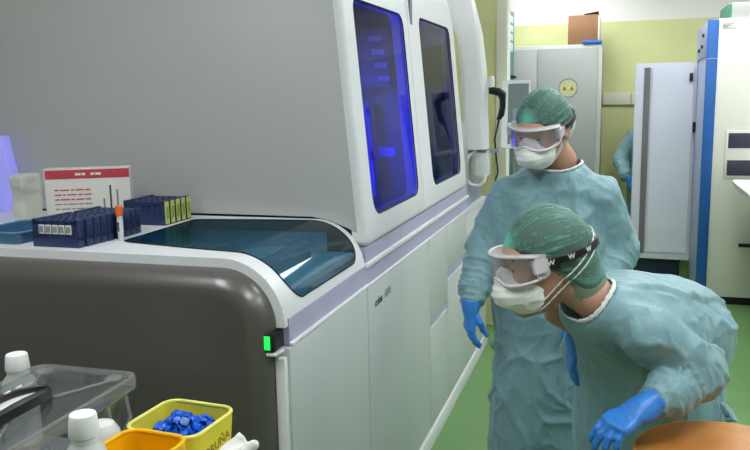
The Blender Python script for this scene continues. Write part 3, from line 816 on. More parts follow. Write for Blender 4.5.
    rows = [[Vector(to_world(gp_(-T+2*T*i/n, botz(-T+2*T*i/n)+(topz(-T+2*T*i/n)-botz(-T+2*T*i/n))*j/6), fr)) for j in range(7)] for i in range(n+1)]
    b = MB().grid(rows); bmesh.ops.solidify(b.bm, geom=b.bm.faces[:], thickness=.002)
    lens = b.build('goggles', M['goggle'], root)
    lp = [gp_(-T+2*T*i/n, topz(-T+2*T*i/n)) for i in range(n+1)]+[gp_(T-2*T*i/n, botz(T-2*T*i/n)) for i in range(n+1)]
    inn = []
    for p in lp:
        zc = .016; q = np.array((p[0]-.034, p[1]*.86, zc+(p[2]-zc)*.92)); inn.append(q)
    b = MB(); b.loops([[Vector(to_world(p, fr)) for p in lp], [Vector(to_world(.5*p+.5*q+np.array((0, p[1]*.06, (p[2]-.016)*.10)), fr)) for p, q in zip(lp, inn)], [Vector(to_world(q, fr)) for q in inn]], True, False, False)
    bmesh.ops.solidify(b.bm, geom=b.bm.faces[:], thickness=.002)
    b.build('goggle_skirt', M['goggle_frame'], lens)
    MB().tube([to_world(p, fr) for p in lp], .0042, 8, True).build('goggle_rim', M['goggle_frame'], lens)
    def strap(P):
        s = P[..., 2]-.022+.06*P[..., 0]
        return smax(smax(np.abs(dh(P)-.0065)-.002, np.abs(s)-.0105, .001), P[..., 0]-.045, .001)
    V, F = nets(strap, (-.19, -.13, -.03), (.07, .13, .07), .0032, 1)
    st = mesh_obj('head_strap', to_world(V, fr), F, M['black'], lens, True)
    for s in (-1, 1):
        q0 = gp_(s*T, .018); b = MB()
        Lm = Matrix(((R[0][0], R[1][0], R[2][0], c[0]), (R[0][1], R[1][1], R[2][1], c[1]), (R[0][2], R[1][2], R[2][2], c[2]), (0, 0, 0, 1))) @ Matrix.Diagonal((hk, hk, hk, 1))
        b.box((.030, min(s*.080, s*.094), .008), (.062, max(s*.080, s*.094), .032), .003, 2, Lm)
        b.build('strap_clip', M['goggle_frame'], lens)
    if look.get('letters'):
        for x in (.018, -.030, -.078):
            z = .022-.06*x
            ys = np.linspace(.14, .03, 221); Q = np.stack([np.full_like(ys, x), ys, np.full_like(ys, z)], 1).astype(f32)
            k = int(np.argmax(dh(Q) < .0095)); y = ys[k]
            Q2 = np.stack([np.full_like(ys, x-.008), ys, np.full_like(ys, z)], 1).astype(f32); y2 = ys[int(np.argmax(dh(Q2) < .0095))]
            tang = np.array((-.008, y2-y, 0.)); o = np.array((x+.009, y-(y2-y)*1.1+.0004, z-.0055))
            text('strap_mark', 'W', .017, M['elastic'], st, frame(to_world(o, fr), -tang@R*-1, R[2]), .0005, .0004)
    # --- gown
    hole_a = np.array(nkbase)-unit(c-np.array(nkbase))*.05; hole_b = np.array(nkbase)+(c-np.array(nkbase))*.75
    hole = lambda P: cone(P, hole_a+np.array(look.get('hole', (0, 0, 0))), hole_b, .052, .092)
    def tor(P):
        d = None
        for a, b_, s, wa, wb in torso:
            e = econe(P, a, b_, s, wa, wb); d = e if d is None else smin(d, e, .07)
        return d
    def arm_(P, ch):
        d = None
        for (p, r), (q, t) in zip(ch, ch[1:]):
            e = cone(P, p, q, r, t); d = e if d is None else smin(d, e, .02)
        p, q = ch[-2][0], ch[-1][0]; ax = V3(unit(np.array(q)-np.array(p)))
        return smax(d, (P-V3(q))@ax, .006)
    def raw(P):
        d = tor(P)
        for ch in arms: d = smin(d, arm_(P, ch), look.get('armk', .03))
        return d
    def gown(P):
        d = smax(raw(P), hem-P[..., 2], .006); return smax(d, -hole(P), .008)
    V, F = nets(gown, (lo[0]-.1, lo[1]-.1, hem-.03), (hi[0]+.1, hi[1]+.1, max(hi[2], float(c[2]))), .0075, 2)
    N = vnormals(V, F); Pf = V.astype(f32)
    dt = tor(Pf); S = np.array(folds['scale'])
    Wp = V+.045*np.stack([vnoise(V*6+9, 41), vnoise(V*6+3, 42), vnoise(V*6+5, 43)], 1)
    dsp = folds['amp']*(1.0*vnoise(V*S, 1)+1.1*crease(vnoise(Wp*S*1.3+7, 2), .10)+.7*crease(vnoise(Wp*S*2.3+1, 12), .09)+.35*crease(vnoise(Wp*np.array((17, 17, 13)), 4), .12)-.6)
    if folds.get('flap'):
        (x0, y0), (x1, y1), (x2, y2) = folds['flap']
        s1 = ((V[:, 0]-x0)*-(y1-y0)+(V[:, 1]-y0)*(x1-x0))/math.hypot(x1-x0, y1-y0)
        s2 = ((V[:, 0]-x1)*-(y2-y1)+(V[:, 1]-y1)*(x2-x1))/math.hypot(x2-x1, y2-y1)
        sm_ = np.minimum(s1, s2); st_ = np.clip(sm_/.010+.5, 0, 1); st_ = st_*st_*(3-2*st_)
        dsp = dsp*(1-.55*st_)+(.011*st_*np.exp(-np.maximum(sm_, 0)/.12))*np.clip(N[:, 2]*3, 0, 1)
    wsum = np.ones(len(V))*np.exp(-np.maximum(dt, 0)/.02); tot = dsp*wsum
    for k, ch in enumerate(arms):
        da = arm_(Pf, ch); w = np.exp(-np.maximum(da-np.minimum(dt, da), 0)/.02)*np.exp(-np.abs(da)/.05)
        best = None
        acc = np.zeros(len(V)); L0 = 0; bd = np.full(len(V), 9.); r_ = np.zeros((len(V), 3))
        for (p, r), (q, t) in zip(ch, ch[1:]):
            p, q = np.array(p), np.array(q); L = np.linalg.norm(q-p); tt_ = np.clip((V-p)@(q-p)/L**2, 0, 1)
            e = V-p-tt_[:, None]*(q-p); dd = np.linalg.norm(e, axis=1); m_ = dd < bd
            bd[m_] = dd[m_]; acc[m_] = L0+tt_[m_]*L; r_[m_] = e[m_]; L0 += L
        cuff = np.clip((acc-(L0-.12))/.12, 0, 1)
        Q = np.stack([acc*(17+16*cuff), r_@np.array((9., 3, 1)), r_@np.array((-2., 6, 8))], 1)
        a_ = .012*crease(vnoise(Q, 20+k), .12)+.008*crease(vnoise(Q*1.7+3, 30+k), .12)-.006
        a_ *= .55+.45*np.exp(-((acc-L0*.52)/.10)**2)+.5*cuff
        tot += a_*w; wsum += w
    dsp = tot/wsum
    dsp *= np.clip((hole(Pf)-.004)/.05, 0.05, 1)
    V = V+N*dsp[:, None]
    gw = mesh_obj('gown', V, F, M['gown'], root, True)
    def coll(P): return smax(np.abs(raw(P)-.001)-.0032, np.abs(hole(P)-.004)-.0042, .001)
    nb_ = np.array(nkbase)
    V, F = nets(coll, nb_-.2, nb_+.2, .0042, 1)
    mesh_obj('collar', V, F, M['collar'], gw, True)
    # --- gloves
    for hd_ in hands: glove(root, **hd_)
    # --- trousers and clogs (mostly hidden under the gown)
    V, F = nets(lambda P: smin(smin(cone(P, legs[0][0], legs[0][1], .095, .08), cone(P, legs[0][1], legs[0][2], .08, .065), .02), smin(cone(P, legs[1][0], legs[1][1], .095, .08), cone(P, legs[1][1], legs[1][2], .08, .065), .02), .01), (lo[0], lo[1], .02), (hi[0], hi[1], legs[0][0][2]+.12), .016, 1)
    mesh_obj('trousers', V, F, M['trouser'], root, True)
    fd = np.array(look['feet'], float)
    for _, _, a in legs:
        a = np.array(a); h_ = np.array((a[0], a[1], 0.))-fd*.05; t_ = h_+fd*.22
        V, F = nets(lambda P: smax(smin(cone(P, h_+np.array((0, 0, .04)), t_+np.array((0, 0, .022)), .047, .042), cone(P, h_+np.array((0, 0, .05)), h_+np.array((0, 0, .09)), .044, .046), .03), -(P[..., 2]-.001), .004), np.minimum(h_, t_)-.08, np.maximum(h_, t_)+np.array((.08, .08, .16)), .008, 1)
        mesh_obj('clog', V, F, M['shoe'], root, True)
    return root, gw

def glove(root, w, X, Z, side, curl, thumb=(.5, .3), spread=1., cuff=.10, scale=1.):
    """a gloved hand: wrist w, finger direction X, back-of-hand normal Z; side +1 right, -1 left; curl = bends at the three knuckles"""
    X = unit(X); Z = np.array(Z, float); Z = unit(Z-X*(Z@X)); Y = np.cross(Z, X)
    R = np.array([X, Y, Z])
    prims = []          # (chain of (point, radius), blend)
    palm = []
    ys = [.029, .010, -.010, -.028]
    for k, y in enumerate(ys):
        palm.append((((.004, y*.55, 0), .0175), ((.088-.006*abs(k-1), y, .002), .0135)))
    palm.append((((.03, .0, -.004), .02), ((.07, 0, -.004), .016)))
    fing = []
    for k, (y, L) in enumerate(zip(ys, (.072, .080, .075, .058))):
        p = np.array((.086-.006*abs(k-1), y, .002)); a = 0.; ch = [(p, .0108)]
        sp = (y/.03)*.10*spread
        for seg, fr_ in enumerate((.46, .30, .24)):
            a += curl[seg]*(1+.10*(k-1.5)*.6)
            dv = np.array((math.cos(a)*math.cos(sp), math.sin(sp), -math.sin(a))); p = p+dv*L*fr_
            ch.append((p.copy(), .0102-.0009*(seg+1)))
        fing.append(ch)
    t0 = np.array((.022, .024, -.008)); ta, tb = thumb
    d1 = unit((.75, .62+.2*ta, -.25-.3*tb)); d2 = unit((.92, .30*ta, -.35-.5*tb)); d3 = unit((.95, .05, -.40-.6*tb))
    tch = [(t0, .0155), (t0+d1*.044, .0128), (t0+d1*.044+d2*.034, .0108), (t0+d1*.044+d2*.034+d3*.027, .0088)]
    def fn(P):
        P = P*V3((1, side, 1))/scale
        d = None
        for (a, ra), (b, rb) in palm:
            e = cone(P, a, b, ra, rb); d = e if d is None else smin(d, e, .014)
        d = smin(d, cone(P, (0, 0, 0), (-.03, 0, 0), .030, .030)+.002, .03)
        for ch in fing+[tch]:
            f_ = None
            for (a, ra), (b, rb) in zip(ch, ch[1:]):
                e = cone(P, a, b, ra, rb); f_ = e if f_ is None else smin(f_, e, .004)
            d = smin(d, f_, .007)
        x = P[..., 0]
        cu = cone(P, (-.02, 0, 0), (-cuff, 0, 0), .031, .038)
        cu = smax(cu, -(x+cuff-.006), .004)
        d = smin(d, cu, .02)
        d = np.minimum(d, smax(np.abs(cone(P, (-.02, 0, 0), (-cuff, 0, 0), .031, .038)-.001)-.003, np.abs(x+cuff-.012)-.004, .002))
        return d*scale
    V, F = nets(fn, (-.13*scale, -.10*scale, -.11*scale), (.19*scale, .10*scale, .07*scale), .0032, 1)
    N = vnormals(V, F); V = V+N*(.0012*ridge(vnoise(V*np.array((70, 45, 45)), 8)))[:, None]
    if side < 0: pass
    Vw = np.array(w, float)+V@R
    return mesh_obj('glove', Vw, F, M['glove'], root, True)

def A_(*p): return np.array(p, float)

# ---- the standing woman
hA = hframe((-.236, 2.605, 1.502), (-.36, -.86, -.36), (-.02, -.2, 1), .985)
nkA = A_(-.180, 2.675, 1.398)
sA = (.99, .08, 0)
pA, gA = person('person', 'person standing upright in a teal gown, goggles and white mask, behind the bending person', 'person', (-.2, 2.72, 0), hA, 'tie', nkA, sA,
    [(A_(-.205, 2.70, 1.285), A_(-.21, 2.69, 1.12), sA, (.150, .095), (.185, .135)),
     (A_(-.190, 2.685, 1.352), A_(-.205, 2.70, 1.27), sA, (.09, .072), (.155, .10)),
     (A_(-.21, 2.69, 1.12), A_(-.21, 2.70, .92), sA, (.185, .135), (.185, .14)),
     (A_(-.21, 2.70, .92), A_(-.20, 2.71, .30), sA, (.190, .145), (.215, .19))],
    [[(A_(-.345, 2.655, 1.278), .070), (A_(-.425, 2.64, 1.11), .066), (A_(-.447, 2.55, .985), .052), (A_(-.452, 2.515, .935), .036)],
     [(A_(-.055, 2.69, 1.278), .074), (A_(.005, 2.72, 1.09), .072), (A_(-.03, 2.60, .98), .055), (A_(-.06, 2.52, .94), .04)]],
    .30,
    [dict(w=(-.452, 2.505, .925), X=(-.02, -.12, -1), Z=(-.85, -.5, 0), side=1, curl=(.30, .35, .28), spread=.5, thumb=(-1.6, .5), cuff=.03, scale=.86),
     dict(w=(-.065, 2.505, .925), X=(-.35, -.5, -.8), Z=(.3, -.8, .5), side=-1, curl=(.4, .4, .3), cuff=.03, scale=.86)],
    [(A_(-.29, 2.71, .86), A_(-.29, 2.69, .46), A_(-.29, 2.72, .09)), (A_(-.12, 2.71, .86), A_(-.12, 2.69, .46), A_(-.12, 2.72, .09))],
    dict(scale=(8, 8, 3.6), amp=.0115), dict(feet=(-.1, -.99, 0), armk=.025, gy=-.012))

# ---- the bending woman
hB = hframe((-.166, 1.945, 1.206), (-.80, -.44, -.20), (-.20, -.08, .97), 1.05)
nkB = A_(-.045, 1.955, 1.118)
sB = (.75, -.66, .05)
pB, gB = person('person', 'person bending forward in a teal gown and green cap with a black goggle strap', 'person', (.18, 2.26, 0), hB, 'bag', nkB, sB,
    [(A_(-.015, 1.985, 1.060), A_(.07, 2.10, 1.03), sB, (.130, .080), (.165, .105)),
     (A_(-.03, 1.965, 1.095), A_(.02, 2.02, 1.065), sB, (.09, .06), (.135, .085)),
     (A_(.07, 2.10, 1.03), A_(.155, 2.25, .96), sB, (.160, .108), (.155, .125)),
     (A_(.145, 2.235, .97), A_(.105, 2.24, .74), sB, (.163, .135), (.200, .16)),
     (A_(.03, 2.08, .97), A_(.07, 2.18, .62), sB, (.15, .08), (.18, .13)),
     (A_(.105, 2.24, .74), A_(.10, 2.25, .30), sB, (.185, .16), (.20, .18))],
    [[(A_(-.145, 2.085, 1.045), .066), (A_(-.04, 2.22, .95), .062), (A_(-.085, 2.19, .90), .05), (A_(-.112, 2.165, .895), .038)],
     [(A_(.075, 1.885, 1.060), .068), (A_(.205, 1.955, .952), .062), (A_(.130, 1.850, .928), .052), (A_(.085, 1.808, .915), .041)]],
    .30,
    [dict(w=(-.096, 2.165, .942), X=(-.14, -.05, -1), Z=(-.9, -.3, .1), side=1, curl=(.35, .35, .3), thumb=(.2, .5), cuff=.03, scale=.86),
     dict(w=(.068, 1.792, .906), X=(-.76, -.58, -.36), Z=(-.25, -.45, .85), side=-1, curl=(.45, .42, .3), thumb=(.6, .3), cuff=.055, scale=.92)],
    [(A_(.08, 2.30, .86), A_(.04, 2.24, .46), A_(.06, 2.31, .09)), (A_(.20, 2.20, .86), A_(.16, 2.14, .46), A_(.18, 2.20, .09))],
    dict(scale=(7, 7, 5), amp=.0085, flap=((-.03, 1.925), (.175, 2.02), (.34, 2.36))), dict(feet=(-.66, -.75, 0), armk=.018, gy=0., letters=True, hole=(-.005, -.01, 0)))
# ties at the back of her gown
tie = MB()
tie.tube([(0.272, 2.20, .86), (0.317, 2.17, .83), (0.312, 2.15, .79), (0.322, 2.15, .74)], [.006, .009, .010, .006], 8)
tie.tube([(0.307, 2.16, .80), (0.334, 2.13, .775), (0.347, 2.12, .765), (0.327, 2.13, .755), (0.310, 2.15, .785)], [.008, .012, .011, .011, .008], 8)
tie.tube([(0.310, 2.15, .79), (0.324, 2.12, .74), (0.328, 2.10, .71)], [.008, .010, .006], 8)
for v in tie.bm.verts: v.co = v.co+Vector((-.036, 0, .01))
tie.build('waist_tie', M['gown'], pB)

# ---- the person half hidden behind the fridge door
hC = hframe((.27, 7.47, 1.50), (.1, -.95, -.30), (0, -.2, 1))
nkC = A_(.28, 7.56, 1.34)
sC = (1, 0, 0)
pC, gC = person('person', 'person in a teal gown mostly hidden behind the open fridge door', 'person', (.27, 7.58, 0), hC, 'tie', nkC, sC,
    [(A_(.27, 7.57, 1.27), A_(.27, 7.57, 1.10), sC, (.15, .095), (.18, .135)),
     (A_(.27, 7.57, 1.31), A_(.27, 7.57, 1.25), sC, (.10, .075), (.15, .10)),
     (A_(.27, 7.57, 1.10), A_(.27, 7.58, .92), sC, (.18, .13), (.18, .135)),
     (A_(.27, 7.58, .92), A_(.27, 7.58, .30), sC, (.185, .14), (.20, .17))],
    [[(A_(.125, 7.55, 1.21), .070), (A_(.025, 7.50, 1.01), .070), (A_(.07, 7.36, .885), .055), (A_(.10, 7.32, .86), .04)],
     [(A_(.41, 7.55, 1.25), .070), (A_(.46, 7.55, 1.04), .066), (A_(.44, 7.44, .90), .052), (A_(.42, 7.40, .86), .04)]],
    .30,
    [dict(w=(.105, 7.31, .850), X=(.35, -.45, -.75), Z=(-.3, -.85, .3), side=1, curl=(.4, .4, .3), thumb=(.3, .5), cuff=.03, scale=.86),
     dict(w=(.415, 7.39, .85), X=(.0, -.3, -1), Z=(.6, -.6, .2), side=-1, curl=(.4, .4, .3), cuff=.03, scale=.86)],
    [(A_(.19, 7.58, .86), A_(.19, 7.56, .46), A_(.19, 7.60, .09)), (A_(.35, 7.58, .86), A_(.35, 7.56, .46), A_(.35, 7.60, .09))],
    dict(scale=(8, 8, 3.2), amp=.010), dict(feet=(0, -1, 0)))
# ---------------------------------------------------------------- things on the machine's top
TOP = 1.2155
def rack_proto(end_m, labelled=False):
    """tube rack lying along x, its end plate at x=0 facing +x"""
    r = thing('sample_rack', None, 'rack')
    W, L, H = .027, .155, .080
    b = MB()
    b.box((-L, -W/2, 0), (0, W/2, .030), .0015).box((-.014, -W/2, .024), (0, W/2, H), .0015).box((-L, -W/2, .024), (-L+.016, W/2, H), .0015)
    for k in range(6):
        x = -.020-k*(L-.042)/5
        b.box((x-.0045, -W/2, .024), (x+.0045, W/2, H-.004), .001)
    b.box((-L+.004, -W/2+.003, .020), (-.004, W/2-.003, H-.020), .001)
    b.box((-L+.004, -W/2, H-.016), (-.004, -W/2+.004, H-.004), .0008).box((-L+.004, W/2-.004, H-.016), (-.004, W/2, H-.004), .0008)
    b.build('frame', M['navy'], r)
    lime = end_m is M['lime']
    MB().box((-.001, -W/2+.002, .004 if lime else .03), (.0022, W/2-.002, H-.002), .0008).build('end_plate', end_m, r)
    q = MB()
    for k in range(4): q.box((.0018, -.007+k*.0038, .020), (.0026, -.005+k*.0038, .060), 0)
    q.build('end_print', M['olive'] if lime else M['navy_dark'], r)
    if labelled:
        for k in range(5):
            x = -.0315-k*(L-.042)/5+.0
            lb = MB().box((x-.0095, -W/2-.0012, .038), (x+.0095, -W/2+.001, .064), .0004).build('barcode_label', M['label'], r)
            q = MB()
            for j in range(4): q.box((x-.007+.0038*j, -W/2-.0018, .042), (x-.0052+.0038*j, -W/2-.001, .060), 0)
            q.build('bar_code', M['ink'], lb)
    return r
M['olive'] = mat('olive_print', (130, 140, 60), .6); M['navy_dark'] = mat('navy_dark', (24, 32, 60), .5)
def place(r, x, y, rz): r.location = (x, y, TOP); r.rotation_euler = (0, 0, rz)
def copy_tree(o):
    c = o.copy(); COL.objects.link(c)
    for ch in list(o.children):
        d_ = ch.copy(); COL.objects.link(d_); d_.parent = c
        for g in ch.children:
            e_ = g.copy(); COL.objects.link(e_); e_.parent = d_
    return c
front = rack_proto(M['navy'], True); plain = rack_proto(M['navy']); lime = rack_proto(M['lime'])
place(front, -1.434, 1.832, 0); tag(front, 'navy tube rack with five white barcode labels, front of the racks', 'rack')
nth = ['second', 'third', 'fourth', 'fifth', 'sixth', 'seventh', 'eighth', 'ninth', 'tenth']
for k in range(8):
    r = plain if k == 0 else copy_tree(plain)
    place(r, *((-1.428+.002*k, 1.832+.0295*(k+1)) if k < 4 else (-1.412, 1.986+.0295*(k-4))), 0)
    tag(r, 'plain navy tube rack, %s from the front of the rack block' % nth[k], 'rack', 'plain navy sample racks')
for k in range(5):
    r = lime if k == 0 else copy_tree(lime)
    place(r, -1.408, 2.232+.034*k, 0)
    tag(r, 'navy tube rack with lime green end plate, %s' % ['nearest of the five', 'second nearest of the five', 'middle one of the five', 'second from the housing', 'closest to the housing'][k], 'rack', 'navy sample racks with lime green ends')
for o in (front, plain, lime):
    pass
tb = thing('sample_tube', 'sample tube with an orange cap and a white label standing by the navy racks', 'tube', (-1.400, 1.950, TOP))
TX, TY = -1.398, 1.962
MB().lathe([(.0075, .0), (.0085, .004), (.0085, .074)], (TX, TY, TOP), 16).build('tube', M['bottle'], tb)
MB().lathe([(.0105, .072), (.011, .074), (.011, .100), (.0095, .102)], (TX, TY, TOP), 18).build('cap', M['orange'], tb)
MB().lathe([(.0088, .022), (.0088, .060)], (TX, TY, TOP), 16, capa=False, capb=False).build('label', M['label'], tb)
q = MB()
for k in range(5): q.box((TX-.005+.0018*k, TY-.0096, TOP+.026), (TX-.0042+.0018*k, TY-.0086, TOP+.054), 0)
q.build('bar_code', M['ink'], tb)

# white carton with a red band
bx = thing('white_carton', 'white printed carton with a red band standing upright behind the navy racks', 'box', (-1.70, 2.22, TOP))
o0 = Vector((-1.830, 2.170, TOP+.0005)); xd = Vector((.27, .14, 0)).normalized(); yd = Vector((0, 0, 1))
fm = frame(o0, xd, yd)
def fbox(name, x0, x1, y0, y1, z0, z1, m, par, bev=0.): return MB().box((x0, y0, z0), (x1, y1, z1), bev, 2, fm).build(name, m, par)
fbox('carton', 0, .276, 0, .185, -.055, 0, M['card_white'], bx, .002)
fbox('red_band', .004, .274, .150, .180, -.0005, .0012, M['red_print'], bx)
for k, (a, b) in enumerate(((.10, .118), (.121, .133), (.15, .162), (.165, .183))):
    fbox('band_print', a, b, .161, .169, .0008, .0018, M['label'], bx)
for j in range(5):
    x = .03
    for w in ((.022, .010, .03, .016, .024) if j % 2 else (.014, .03, .012, .026, .018)):
        fbox('print_line', x, x+w, .110-.016*j, .1145-.016*j, -.0005, .0008, M['red_print' if j < 3 else 'palegrey_ink'], bx); x += w+.004
for k, h in enumerate((.06, .105, .09)):
    fbox('bar_mark', .185+.022*k, .191+.022*k, .020, .020+h, -.0005, .0008, M['palegrey_ink' if k != 1 else 'ink'], bx)
# crinkled clear bag at its left
def d_bag(P):
    q = np.abs(P-V3((-1.858, 2.115, TOP+.085)))-V3((.018, .034, .078))
    return np.linalg.norm(np.maximum(q, 0), axis=-1)+np.minimum(q.max(-1), 0)-.012
V, F = nets(d_bag, (-1.93, 2.06, TOP-.02), (-1.80, 2.21, TOP+.22), .005, 1)
N = vnormals(V, F); V = V+N*(.005*ridge(vnoise(V*np.array((24, 24, 16)), 3))-.004)[:, None]
V[:, 2] = np.maximum(V[:, 2], TOP+.0005)
bag = mesh_obj('plastic_bag', V, F, M['bag'], None, True, (-1.868, 2.135, TOP)); tag(bag, 'crumpled greyish plastic bag beside the left end of the white carton', 'bag')
tr = thing('blue_tray', 'shallow translucent blue tray at the left edge on the machine top', 'tray', (-1.735, 1.94, TOP))
b = MB(); o_ = [(x, y) for x, y in rrect(.17, .22, .02, 4, -1.735, 1.94)]; i_ = [(x, y) for x, y in rrect(.158, .208, .016, 4, -1.735, 1.94)]
b.loops([[(x, y, TOP+.0005) for x, y in o_], [(x, y, TOP+.032) for x, y in o_], [(x, y, TOP+.032) for x, y in i_], [(x, y, TOP+.004) for x, y in i_]])
b.build('tray', clear('blue_tray_plastic', (120, 160, 190), .45, (90, 140, 178), .1), tr)
MB().tube([(x, y, TOP+.033) for x, y in o_], .003, 6, True).build('rim', clear('blue_tray_rim', (120, 160, 190), .7, (120, 165, 200), .2), tr)

# ---------------------------------------------------------------- foreground trolley and what stands on it
TT = .84
tro = thing('trolley', 'grey trolley under the clear box, bottles and yellow tubs', 'trolley', (-1.15, 1.15, 0))
box('shelf_top', (-1.55, .70, TT-.03), (-.60, 1.455, TT), M['table'], tro, .008)
box('shelf_bottom', (-1.52, .73, .22), (-.63, 1.43, .245), M['table'], tro, .006)
for x in (-1.50, -.65):
    for y in (.75, 1.41):
        lg = MB().tube([(x, y, .07), (x, y, TT-.03)], .016, 10).build('leg', M['steel'], tro)
        MB().lathe([(.034, -.012), (.036, 0), (.034, .012)], (x, y, .036), 16, 'x').build('castor', M['black'], lg)

def tub(name, label, cx, cy, ang, w, l, z1, m, mrim, taper=.88, thick=.004, z0=TT+.0005):
    t = thing(name, label, 'tub', (cx, cy, TT))
    Mx = Matrix.Translation((cx, cy, 0)) @ Matrix.Rotation(ang, 4, 'Z')
    def lp(k, d, z): return [Mx @ Vector((x, y, z)) for x, y in rrect(w*k-2*d, l*k-2*d, .03*k, 6)]
    b = MB(); b.loops([lp(taper, 0, z0), lp(1, 0, z1), lp(1, thick, z1), lp(taper, thick, z0+thick)])
    b.build('wall', m, t)
    ring = lp(1, thick/2, z1)
    MB().tube(ring, .0042, 8, True).build('rim', mrim, t)
    return t, Mx
yrim = mat('yellow_rim', (240, 232, 120), .35, var=.03)
t1, M1 = tub('yellow_tub', 'yellow open tub full of blue caps, with handwriting on its side', -.836, 1.330, math.radians(-4), .168, .165, .980, M['yellow'], yrim)
# handwriting on the right-hand side (faces +x and the camera)
sl = .12*.084/.14
tm = frame(M1 @ Vector((.0838-.072*.062, -.060, .918)), M1.to_3x3() @ Vector((0, 1, .12)), M1.to_3x3() @ Vector((sl, 0, 1)))
text('handwriting', 'CORUÑA', .026, M['marker'], t1, tm, .0012, .0004)
t2, M2 = tub('amber_tub', 'deep yellow empty tub at the bottom edge in front of the blue-capped tub', -.789, 1.122, math.radians(-3), .136, .112, 1.020, M['amber'], M['amber'])

# blue caps heaped in the tub: each one an object
cb_ = MB()
cb_.lathe([(.0075, 0), (.0085, .001), (.0085, .012), (.0072, .014), (.0066, .014), (.0066, .004)], (0, 0, -.007), 12)
cap0 = cb_.build('tube_cap', M['cap_blue'])
random.seed(11)
pts = []
zbase = .943
for layer, (n, rr, dz) in enumerate(((60, .070, 0), (46, .060, .011), (28, .045, .022), (10, .026, .032), (3, .012, .040))):
    tries = 0; k = 0
    while k < n and tries < 4000:
        tries += 1
        x, y = random.uniform(-rr, rr)*.92, random.uniform(-rr, rr)*.92
        if layer and math.hypot(x-.0, y-.005) > rr*1.15: continue
        z = zbase+dz+random.uniform(-.003, .003)
        if all((x-a)**2+(y-b)**2+(z-c)**2 > .0125**2 for a, b, c in pts): pts.append((x, y, z)); k += 1
pts.sort(key=lambda p: -p[2])
for k, (x, y, z) in enumerate(pts):
    o = cap0 if k == 0 else cap0.copy()
    if k: COL.objects.link(o)
    o.location = M1 @ Vector((x, y, z)); o.rotation_euler = (random.uniform(0, 6.28), random.uniform(0, 6.28), random.uniform(0, 6.28))
    tag(o, 'small blue plastic tube cap heaped in the yellow tub', 'cap', 'blue tube caps in the yellow tub')
zs = pts[6]
o = cap0.copy(); o.data = cap0.data.copy(); o.data.materials[0] = M['cap_pale']; COL.objects.link(o); o.name = 'tube_cap'
o.location = M1 @ Vector((.022, -.018, zbase+.040)); o.rotation_euler = (2.6, .3, 0)
del o['group']; tag(o, 'single pale blue cap on top of the dark blue caps in the tub', 'cap')

# fill so the caps rest on something: more caps below are hidden, a folded liner carries them
lin_ = MB().poly([M1 @ Vector((x, y, TT+.006)) for x, y in rrect(.145, .14, .02, 5)], (0, 0, .088)).build('liner', M['yellow'], t1)

# bottles
def bottle(name, label, x, y, z1, r=.032, handle=False):
    t = thing(name, label, 'bottle', (x, y, TT))
    H = z1-TT
    MB().lathe([(r*.9, .0005), (r, .006), (r, H-.085), (r*.86, H-.062), (r*.55, H-.045), (r*.5, H-.03)], (x, y, TT), 28).build('flask', M['bottle'], t)
    MB().lathe([(r*.66, H-.036), (r*.68, H-.034), (r*.60, H-.003), (r*.56, H)], (x, y, TT), 28).build('cap', M['bottle_cap'], t)
    MB().lathe([(r*.60, H-.044), (r*.60, H-.038)], (x, y, TT), 24).build('neck_ring', M['bottle_cap'], t)
    return t
bt = bottle('wash_bottle', 'white plastic bottle with a white screw cap in front of the clear box', -.808, 1.000, 1.127, .036)
bk = bottle('wash_bottle', 'white-capped bottle at the left edge behind the clear box', -1.300, 1.402, 1.055, .040)
# round shoulder of a second jar next to the front bottle
jr = thing('milky_jar', 'milky round-shouldered jar between the white bottle and the yellow tubs', 'jar', (-.897, 1.16, TT))
MB().lathe([(.031, .0005), (.035, .006), (.035, .155), (.032, .178), (.022, .194), (.008, .200)], (-.897, 1.16, TT), 28).build('jar', M['bottle'], jr)
MB().lathe([(.0355, .060), (.0355, .110)], (-.897, 1.16, TT), 28, capa=False, capb=False).build('label', M['label'], jr)

# clear lidded box
ax_, ay_ = A_(-.956, 1.364), A_(-1.196, 1.356)
cbx2 = thing('clear_box', 'large clear plastic storage box with a latched lid and black carry handle', 'box', (-1.15, 1.15, TT))
Bm = Matrix.Translation((-1.068, 1.146, 0)) @ Matrix.Rotation(math.radians(0.5), 4, 'Z')
BW, BL, ZL = .256, .425, 1.055
def blp(kx, ky, z, r=.03): return [Bm @ Vector((x, y, z)) for x, y in rrect(BW*kx, BL*ky, r, 6)]
b = MB(); b.loops([blp(.82, .88, TT+.001), blp(.92, .95, ZL-.03), blp(.90, .935, ZL-.03), blp(.80, .865, TT+.004)]); b.build('tub', M['clear_box'], cbx2)
b = MB(); b.loops([blp(.98, .985, ZL-.028), blp(1, 1, ZL-.022), blp(1, 1, ZL-.002), blp(.985, .99, ZL+.003), blp(.93, .955, ZL+.003), blp(.91, .94, ZL-.006)], True, False, False)
lidrim = b.build('lid_rim', M['clear_rim'], cbx2)
b = MB(); b.loops([blp(.915, .943, ZL-.0065), blp(.915, .943, ZL-.0035)]); b.build('lid', M['clear_box'], cbx2)
for (x0, y0), (x1, y1) in (((-.09, .17), (-.03, .06)), ((.09, .17), (.03, .06)), ((-.09, -.17), (-.03, -.06)), ((.09, -.17), (.03, -.06))):
    MB().tube([Bm @ Vector((x0, y0, ZL-.002)), Bm @ Vector((x1, y1, ZL-.002))], .003, 6).build('lid_rib', M['clear_rim'], cbx2)
for x, y in ((-.085, .175), (.085, .175), (-.085, -.175), (.085, -.175)):
    MB().lathe([(.018, 0), (.018, .004), (.014, .004)], Bm @ Vector((x, y, ZL-.003)), 20).build('lid_boss', M['clear_rim'], cbx2)
